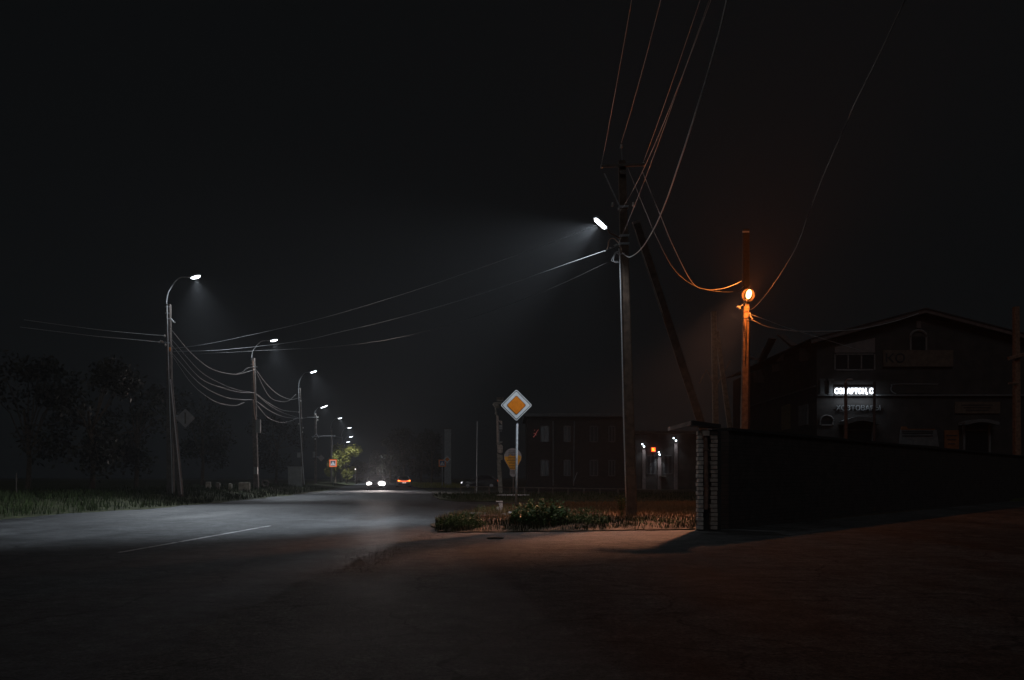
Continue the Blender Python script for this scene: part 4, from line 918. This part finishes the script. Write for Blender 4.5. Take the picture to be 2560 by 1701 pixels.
# ------------------------------------------------------------------ dark shop with wall lamps
Y3 = 88.0
b3 = thing('shop_building', 'low dark shop with lit porch columns and a red neon sign', 'building', (X(1650, Y3), Y3, 0))
mb = MB(); mb.box(((X(1585, Y3) + X(1742, Y3)) / 2, Y3 + 5, Z(1085, Y3) / 2), (X(1742, Y3) - X(1585, Y3), 10, Z(1085, Y3))); mb.build('wall', M_plast, b3)
mb = MB(); mb.box(((X(1585, Y3) + X(1742, Y3)) / 2, Y3 + 4.5, Z(1085, Y3) + .12), (X(1742, Y3) - X(1585, Y3) + .8, 11.4, .24)); mb.build('roof', M_roof, b3)
G7 = 'white wall lamps on the low dark shop'
for (lx, ly, cx_, cy0, lab, I) in ((1606, 1111, 1609, 1150, 'white wall lamp left of the red neon sign', 3), (1647, 1131, 1648, 1192, 'white wall lamp just below and right of the red neon sign', 7), (1684, 1096, 1689, 1142, 'white wall lamp nearest the white brick pillar', 3)):
    mb = MB(); mb.box((X(cx_, Y3), Y3 - .14, (Z(ly + 12, Y3)) / 2), (.34, .24, Z(ly + 12, Y3))); mb.build('column', mat('pinkish_column', (.20, .155, .15), .85, .2, 4), b3)
    wl = thing('wall_lamp', lab, 'wall lamp', P(lx, ly, Y3 - .5), G7)
    mb = MB(); mb.ell(P(lx, ly, Y3 - .5), (.075, .075, .075), 10, 8); mb.build('globe', M_led2, wl, smooth=True)
    mb = MB(); mb.ell(P(cx_ + 1, ly + 6, Y3 - .42), (.09, .07, .08), 10, 8); mb.build('lower_globe', M_led2, wl, smooth=True)
    mb = MB(); mb.tube([P(lx, ly, Y3 - .45), P(lx + 1, ly - 4, Y3 - .3), P(cx_, ly, Y3 - .02)], .03, 6); mb.build('bracket', M_black, wl)
    spot('lamp_light', P(cx_, ly + 5, Y3 - .75), (0, .25, -1), I, 90, .8, (.85, .93, 1.0), .05, wl)
window(b3, 1617, 1637, 1140, 1185, Y3, m=M_trimw); window(b3, 1660, 1680, 1140, 1185, Y3, m=M_trimw)
mb = MB(); mb.box((X(1655, Y3), Y3 - .3, Z(1191, Y3)), (.7, .5, .05)); mb.build('step', M_stone, b3)
ns = thing('neon_sign', 'small square red and orange neon sign on the dark shop', 'sign', P(1633.5, 1124.5, Y3 - .3))
mb = MB(); mb.box(P(1633.5, 1124.5, Y3 - .28), (.46, .06, .46)); mb.build('red_panel', M_neon, ns)
mb = MB()
for dx, dz, w, h in ((0, .11, .24, .08), (0, -.10, .26, .08), (-.07, 0, .1, .26), (.05, .0, .16, .05)): mb.box(P(1633.5, 1124.5, Y3 - .33) + Vector((dx, 0, dz)), (w, .03, h))
mb.build('orange_mark', M_neono, ns)

# ------------------------------------------------------------------ brick wall with pale quoins and small canopy
A = Vector((4.72, 19.75, 0)); Bw = Vector((30, 48.4, 0)); dr = (Bw - A).normalized(); nr = Vector((dr.y, -dr.x, 0))
bw = thing('brick_wall', 'long dark brick wall running back from the pale brick quoins', 'wall', A)
mb = MB(); Lw = (Bw - A).length; mid = (A + Bw) / 2 - nr * .19 + dr * .4; mb.box((mid.x, mid.y, 1.19), (Lw - .8, .38, 2.38), math.atan2(dr.y, dr.x)); mb.build('brickwork', M_brick, bw)
mb = MB(); mb.box((mid.x, mid.y, 2.42), (Lw - .8, .5, .07), math.atan2(dr.y, dr.x)); mb.build('coping', M_roof, bw)
mb = MB(); mb.box((4.70, 20.0, 1.19), (.46, .36, 2.36)); mb.build('end_pier', M_plast, bw)
def quoin(px0, px1, name, phase):
    mb = MB(); Y = 19.7; h = .101; n = int(2.34 / h); rr = random.Random(phase)
    for i in range(n):
        z = .03 + i * h; w = X(px1, Y) - X(px0, Y); e = (.5 if (i + phase) % 2 else 0) * .03
        mb.box(((X(px0, Y) + X(px1, Y)) / 2 + e / 2 + rr.uniform(-.006, .006), Y + .05 + rr.uniform(-.006, .006), z + .043), (w - e + rr.uniform(-.012, .006), .22, .083), rr.uniform(-.02, .02))
        if i % 2 == phase % 2: pass
    return mb.build(name, M_brickw if phase == 0 else M_brickb, bw, bevel=.006)
quoin(1743.5, 1757, 'brick_quoin', 0); quoin(1774.5, 1792.5, 'brick_quoin', 1)
mb = MB(); mb.box(((X(1744, 19.8) + X(1792, 19.8)) / 2, 19.9, 1.18), (X(1791, 19.8) - X(1745, 19.8), .2, 2.34)); mb.build('mortar_back', M_roof, bw)
mb = MB(); mb.tube([(X(1762.5, 19.7), 19.62, .5), (X(1764, 19.7), 19.62, .9), (X(1761.5, 19.7), 19.62, 2.3)], .05, 10); mb.box((X(1763, 19.7), 19.62, 1.05), (.12, .12, .03)); mb.box((X(1762, 19.7), 19.62, 1.9), (.12, .12, .03)); mb.build('downpipe', M_pipe, bw, smooth=False)
mb = MB(); mb.box((X(1761, 19.7), 19.6, 2.28), (.16, .14, .12)); mb.build('pipe_hopper', M_brickb, bw)
mb = MB(); mb.prism(poly_at([(1675.5, 1067), (1727.5, 1052.5), (1727.5, 1063), (1675.5, 1076)], 19.6), (0, 19.6, 0), (1, 0, 0), (0, 0, 1), (0, .3, 0)); mb.build('eaves_board', M_pink, bw)
mb = MB(); mb.prism(poly_at([(1728, 1052), (1800, 1062), (1800, 1070), (1728, 1064)], 19.55), (0, 19.45, 0), (1, 0, 0), (0, 0, 1), (0, .5, 0)); mb.build('canopy_roof', M_roof, bw)

# ------------------------------------------------------------------ large gabled shop building
Y4 = 58.0; XL = X(2042, Y4)
sbld = thing('gabled_building', 'large dark gabled shop building with arched windows', 'building', (XL + 9, Y4, 0))
XR = X(2600, Y4); zc = Z(989, Y4); ze = Z(861, Y4); zp = Z(786, Y4); xm = X(2305, Y4)
mb = MB(); mb.prism([(XL, 0), (XR, 0), (XR, ze), (xm, zp - .15), (XL, ze)], (0, Y4, 0), (1, 0, 0), (0, 0, 1), (0, 22, 0)); mb.build('wall', M_plast, sbld)
mb = MB(); th = .24
for x0, z0, x1, z1 in ((X(2022, Y4), Z(862, Y4), xm, zp), (xm, zp, X(2600, Y4), Z(862, Y4))):
    mb.prism([(x0, z0), (x1, z1), (x1, z1 + th), (x0, z0 + th)], (0, Y4 - .55, 0), (1, 0, 0), (0, 0, 1), (0, .08, 0))
mb.build('barge_board', M_barge, sbld)
mb = MB()
for x0, z0, x1, z1 in ((X(2018, Y4), Z(862, Y4), xm, zp), (xm, zp, X(2604, Y4), Z(862, Y4))):
    mb.prism([(x0, z0 + th), (x1, z1 + th), (x1, z1 + th + .09), (x0, z0 + th + .09)], (0, Y4 - .6, 0), (1, 0, 0), (0, 0, 1), (0, 23, 0))
mb.build('roof', M_roof, sbld)
mb = MB(); mb.box(((XL + XR) / 2, Y4 - .1, zc), (XR - XL, .2, .10)); mb.build('cornice', M_trimw, sbld)
mb = MB(); mb.prism(poly_at([(2087, 882), (2187, 882), (2187, 845), (2087, 868)], Y4), (0, Y4 - .03, 0), (1, 0, 0), (0, 0, 1), (0, .025, 0)); mb.build('pale_panel', M_plastp, sbld)
window(sbld, 2087, 2186, 886, 925, Y4, mull=2, frame=.09)
window(sbld, 2276, 2315, 842, 890, Y4, mull=0, frame=.12, arch=True)
mb = MB(); mb.box(P(2296, 812, Y4 - .1), (.3, .14, .5)); mb.build('keystone', M_barge, sbld)
window(sbld, 2050, 2082, 1052, 1063, Y4, mull=0, frame=.09, arch=True)
for a in (2049, 2071):
    mb = MB(); mb.box(P(a + 5.5, 968, Y4 - .1), (.29, .2, 1.06)); mb.box(P(a + 5.5, 950, Y4 - .12), (.42, .24, .12)); mb.box(P(a + 5.5, 986, Y4 - .12), (.38, .24, .1)); mb.build('pilaster', M_trimw, sbld)
def doorway(px0, px1, pya, pyb, pyd, name):
    w = px1 - px0; arc = [(px0, pyb)]
    for k in range(11): t = k / 10; arc.append((px0 + w * t, pyb - (pyb - pya) * math.sin(math.pi * (.12 + .76 * t)) ** .8))
    arc += [(px1, pyb)]
    for k in range(9): t = 1 - k / 8; arc.append((px0 + w * (.1 + .8 * t), pyb - (pyb - pya) * .45 * math.sin(math.pi * t)))
    mb = MB(); mb.prism(poly_at(arc, Y4), (0, Y4 - .9, 0), (1, 0, 0), (0, 0, 1), (0, .88, 0)); mb.build('door_canopy', M_trimw, sbld)
    fr = MB(); x0, x1 = X(px0 + w * .15, Y4), X(px1 - w * .1, Y4); zt_ = Z(pyb, Y4)
    for xx in (x0, x1): fr.box((xx, Y4 - .08, zt_ / 2), (.14, .16, zt_))
    for zz in (zt_ - .35, zt_ * .42): fr.box(((x0 + x1) / 2, Y4 - .06, zz), (x1 - x0 - .16, .1, .08))
    d_ = fr.build(name, M_trimw, sbld); gl = MB(); gl.box(((x0 + x1) / 2, Y4 - .015, zt_ / 2), (x1 - x0 - .15, .03, zt_)); gl.build('door_glass', M_glass, d_)
doorway(2097, 2189, 1044, 1063, 1093, 'door'); doorway(2395, 2480, 1050, 1064, 1127, 'door')
# side wall facing left (receding), with gablet
def SP(px, py): Y = XL * F / (px - CX); return Vector((XL, Y, Z(py, Y)))
def side_quad(pp, m, name, off=.06):
    mb = MB(); q = [SP(a, b) for a, b in pp]; n = len(q); mb.add([v + Vector((-off, 0, 0)) for v in q] + [v + Vector((-.012, 0, 0)) for v in q], [tuple(range(n)), tuple(range(n, 2 * n))[::-1]] + [(k, k + n, (k + 1) % n + n, (k + 1) % n) for k in range(n)])
    return mb.build(name, m, sbld)
for pp, nm, m in (([(1908, 905), (1912, 905), (1942, 847), (1937, 846)], 'gablet_board', M_barge), ([(1957, 838), (1960, 836), (1996, 864), (1992, 868)], 'gablet_board', M_barge), ([(1873, 892), (1873, 888), (1900, 897), (1900, 901)], 'gablet_board', M_barge)): side_quad(pp, m, nm, .5)
for pp in ([(1885, 928), (1903, 924), (1912, 944), (1911, 957), (1886, 957)], [(1932, 913), (1950, 909), (1950, 928), (1933, 930)], [(1999, 870), (2012, 870), (2024, 884), (2022, 902), (2001, 904)], [(1943, 902), (1960, 884), (1960, 900), (1944, 905)]): side_quad(pp, M_plastp, 'wall_panel')
mb = MB(); q = [SP(1870, 1010), SP(2041, 955)]; mb.beam(q[0] + Vector((-.1, 0, -.3)), q[1] + Vector((-.1, 0, -.3)), .1, .1); mb.build('sign_rail', M_trimw, sbld)
# signs on the building
ls = thing('lit_sign', 'glowing white shop lettering on the gabled building', 'shop sign', P(2135, 979, Y4 - .25))
text('lit_lettering', 'СОКАРТОН, С', .37, M_letters, ls, P(2135, 979, Y4 - .3), X(2183, Y4) - X(2087, Y4), .03, bold=.015)
mb = MB(); mb.box(P(2135, 979, Y4 - .22), (X(2186, Y4) - X(2084, Y4), .04, .62)); mb.build('backing', M_plast, ls)
l_ = bpy.data.lights.new('sign_glow', 'AREA'); l_.shape = 'RECTANGLE'; l_.size = 2.6; l_.size_y = .35; l_.energy = 25; l_.color = (.8, .9, 1)
lo = bpy.data.objects.new('sign_glow', l_); COL.objects.link(lo); lo.rotation_euler = aim((0, 1, -.7)); lo.parent = ls; lo.location = (0, -.35, 0)
ss = thing('shop_sign', 'unlit grey letters below the glowing shop lettering', 'shop sign', P(2146, 1021, Y4 - .1))
text('lettering', 'ХОЗТОВАРЫ', .36, M_dletter, ss, P(2146, 1021, Y4 - .1), X(2201, Y4) - X(2091, Y4), .03)
mb = MB(); mb.box(P(2146, 1021, Y4 - .06), (X(2206, Y4) - X(2086, Y4), .02, .06)); mb.build('mounting_rail', M_plast, ss)
bs = thing('shop_board', 'wide brown signboard under the arched attic window', 'shop sign', P(2290, 897, Y4 - .15))
mb = MB(); mb.box(P(2295, 896.5, Y4 - .12), (X(2382, Y4) - X(2208, Y4), .12, 41 * Y4 / F)); mb.build('board', M_board, bs)
text('lettering', 'КО', .62, M_ink, bs, P(2238, 897, Y4 - .2), X(2266, Y4) - X(2218, Y4), .02)
ps = thing('rounded_sign', 'dim long sign with a rounded end above the cornice', 'shop sign', P(2290, 973, Y4 - .15))
mb = MB(); mb.prism(poly_at([(2345, 985), (2345, 961), (2238, 961), (2230, 966), (2227, 973), (2231, 980), (2240, 985)], Y4), (0, Y4 - .15, 0), (1, 0, 0), (0, 0, 1), (0, .1, 0)); mb.build('board', M_plast, ps)
mb = MB(); mb.tube(smooth_pts([P(2240, 985, Y4 - .17), P(2231, 980, Y4 - .17), P(2227, 973, Y4 - .17), P(2230, 966, Y4 - .17), P(2238, 961, Y4 - .17), P(2345, 961, Y4 - .17)], 5), .03, 6); mb.build('edge_tube', M_dletter, ps)
pb = thing('price_board', 'white board with dark text lines and an orange corner', 'notice board', P(2294, 1092, Y4 - .1))
mb = MB(); mb.prism(poly_at([(2247, 1110), (2250, 1075), (2340, 1075), (2346, 1117)], Y4), (0, Y4 - .1, 0), (1, 0, 0), (0, 0, 1), (0, .07, 0)); mb.build('board', M_trimw, pb)
mb = MB(); mb.prism(poly_at([(2250, 1075), (2252, 1067), (2264, 1067), (2268, 1073), (2336, 1073), (2336, 1075.5)], Y4), (0, Y4 - .12, 0), (1, 0, 0), (0, 0, 1), (0, .05, 0)); mb.build('orange_corner', M_postero, pb)
mb = MB()
for yy in (1079, 1083.5, 1090): mb.box(P(2294, yy, Y4 - .13), (X(2333, Y4) - X(2256, Y4), .02, .06))
mb.build('text_lines', M_ink, pb)
for nm, lab, (a, b, c_, d_), m in (('poster', 'square orange poster beside the price board', (2361, 2397, 1076, 1123), M_postero), ('poster', 'long brownish sign plate at the right end of the shop front', (2387, 2500, 1005, 1034), M_board)):
    t_ = thing(nm, lab, 'poster', P((a + b) / 2, (c_ + d_) / 2, Y4 - .1)); mb = MB(); mb.box(P((a + b) / 2, (c_ + d_) / 2, Y4 - .07), (X(b, Y4) - X(a, Y4), .05, Z(c_, Y4) - Z(d_, Y4))); mb.build('sheet', m, t_)
    mb = MB()
    for k in range(3): mb.box(P((a + b) / 2, c_ + (d_ - c_) * (.28 + .22 * k), Y4 - .11), ((X(b, Y4) - X(a, Y4)) * (.7 - .1 * k), .02, .07))
    mb.build('print', M_plast, t_)
for lab, pp, m in (('narrow yellowish banner on the side wall of the gabled building', [(1957, 1016), (1977, 1010), (1977, 1072), (1957, 1076)], M_poster), ('narrow grey banner near the corner of the gabled building', [(2000, 1016), (2022, 1010), (2022, 1062), (2000, 1066)], M_posterg)):
    q = [SP(a, b) for a, b in pp]; mb = MB(); mb.add([v + Vector((-.12, 0, 0)) for v in q] + [v + Vector((-.02, 0, 0)) for v in q], [(0, 1, 2, 3), (7, 6, 5, 4), (0, 4, 5, 1), (1, 5, 6, 2), (2, 6, 7, 3), (3, 7, 4, 0)]); tag(mb.build('banner', m), lab, 'banner')
# thin poles before the building, pole at the right edge
lpx = thing('street_lamp', 'thin unlit lamp post with a curved arm before the glowing lettering', 'street lamp', (X(2116, 45), 45, 0))
mb = MB(); mb.tube([(X(2117, 45), 45, 0), P(2114, 957, 45)], .09, 10, .085); mb.build('post', mat('brown_post', (.07, .045, .038), .8, .3, 8), lpx, smooth=True)
mb = MB(); mb.tube(smooth_pts([P(2114, 960, 45), P(2114, 954, 45), P(2117, 950, 45), P(2121, 949, 45)], 5), .03, 6); mb.build('arm', M_pipe, lpx)
mb = MB(); mb.ell(P(2125, 949, 45), (.16, .08, .05), 10, 6); mb.build('lamp_head', M_house, lpx)
lp2 = MB(); lp2.tube([(X(2186, 46), 46, 0), P(2186, 955, 46)], .09, 10, .07); tag(lp2.build('bare_post', M_roof, smooth=True), 'bare dark post at the right end of the glowing lettering', 'post')
rp = thing('utility_pole', 'orange-tinted wooden pole with crossarms at the right picture edge', 'utility pole', (X(2541, 47), 47, 0))
mb = MB(); mb.beam((X(2543, 47), 47, 0), P(2540, 768, 47), .36, .28); mb.build('shaft', M_wood, rp)
mb = MB(); mb.beam(P(2521, 897, 46.7), P(2562, 886, 46.7), .2, .2); mb.build('crossarm', M_wood, rp); mb = MB(); mb.beam(P(2521, 959, 46.7), P(2546, 957, 46.7), .1, .1); mb.build('crossarm', M_wood, rp)
ln_ = thing('lantern', 'tiny pale lantern on a thin post under the lit tree', 'lamp', (X(889, 146), 146, 0))
mb = MB(); mb.ell(P(888.5, 1173.5, 146), (.11, .11, .11), 8, 6); mb.build('globe', M_dot, ln_); mb = MB(); mb.tube([(X(888.5, 146), 146, 0), P(888.5, 1175, 146)], .04, 6); mb.build('post', M_concd, ln_)

# ------------------------------------------------------------------ separate pieces become parts of their own
SPLIT = {'band_clamps': 'band_clamp', 'insulators': 'insulator', 'connectors': 'connector', 'bands': 'band', 'cable_run': 'cable', 'cable_coil': 'cable_loop', 'window_pillars': 'window_pillar',
         'arm_clamp': 'arm_clamp', 'bracket': 'bracket', 'wire_guard': 'wire_guard', 'rails': 'rail', 'barge_board': 'barge_board', 'roof': 'roof', 'crossarm': 'crossarm', 'broken_bracket': 'broken_bracket',
         'conduit': 'conduit', 'downpipe': 'downpipe', 'top_pin': 'top_pin', 'pilaster': 'pilaster', 'lamp_arm': 'lamp_arm', 'lamp_head': 'lamp_head'}
def split_pieces(o, new):
    me = o.data; par = list(range(len(me.vertices)))
    def find(a):
        while par[a] != a: par[a] = par[par[a]]; a = par[a]
        return a
    for p in me.polygons:
        v = p.vertices; r0 = find(v[0])
        for q in v[1:]: par[find(q)] = r0
    groups = {}
    for p in me.polygons: groups.setdefault(find(p.vertices[0]), []).append(p)
    if len(groups) < 2: o.name = new; return
    vs = [v.co.copy() for v in me.vertices]; m = me.materials[0]; sm = me.polygons[0].use_smooth
    for ps in groups.values():
        ids = sorted({i for p in ps for i in p.vertices}); mp = {i: k for k, i in enumerate(ids)}
        n = bpy.data.meshes.new(new); n.from_pydata([vs[i] for i in ids], [], [tuple(mp[i] for i in p.vertices) for p in ps]); n.materials.append(m); n.update()
        for p in n.polygons: p.use_smooth = sm
        c = bpy.data.objects.new(new, n); COL.objects.link(c); c.parent = o.parent
    bpy.data.objects.remove(o)
for o in [o for o in sc.objects if o.type == 'MESH' and o.parent and o.name.split('.')[0] in SPLIT and not o.children]: split_pieces(o, SPLIT[o.name.split('.')[0]])

# ------------------------------------------------------------------ haze, world, sun, camera
hz = MB(); hz.box((0, 150, 11.5), (300, 420, 26))
m = bpy.data.materials.new('haze_air'); m.use_nodes = True; nt = m.node_tree; nt.nodes.remove(nt.nodes['Principled BSDF'])
pv = nt.nodes.new('ShaderNodeVolumePrincipled'); pv.inputs['Density'].default_value = 0.00045; pv.inputs['Anisotropy'].default_value = 0.3; pv.inputs['Color'].default_value = (.86, .88, .92, 1)
nt.links.new(pv.outputs[0], [n for n in nt.nodes if n.type == 'OUTPUT_MATERIAL'][0].inputs['Volume'])
tag(hz.build('haze', m), 'thin damp night air', 'haze', None, 'stuff')

w = bpy.data.worlds.new('World'); sc.world = w; w.use_nodes = True
bg = w.node_tree.nodes['Background']; bg.inputs[0].default_value = (.76, .90, 1.0, 1); bg.inputs[1].default_value = 0.0038
sun = bpy.data.lights.new('sun', 'SUN'); sun.energy = 0.11; sun.angle = R(25); sun.color = (.93, .96, 1.0)
so = bpy.data.objects.new('sun', sun); COL.objects.link(so); so.rotation_euler = aim((.06, .70, -.71))
cam = bpy.data.cameras.new('camera'); co = bpy.data.objects.new('camera', cam); COL.objects.link(co); sc.camera = co
co.location = (0, 0, EYE); co.rotation_euler = (R(90), 0, 0); cam.sensor_width = 36; cam.lens = 36 * F / 2560; cam.shift_y = (HY - 850.5) / 2560; cam.clip_end = 3000; cam.clip_start = .05
vs_ = sc.view_settings; vs_.view_transform = 'Standard'; vs_.look = 'None'; vs_.exposure = 0; vs_.gamma = 1
cy = sc.cycles; cy.use_denoising = True; cy.sample_clamp_direct = 6; cy.sample_clamp_indirect = 2; cy.max_bounces = 4; cy.diffuse_bounces = 2; cy.glossy_bounces = 2; cy.transmission_bounces = 2; cy.volume_bounces = 0; cy.caustics_reflective = False; cy.caustics_refractive = False
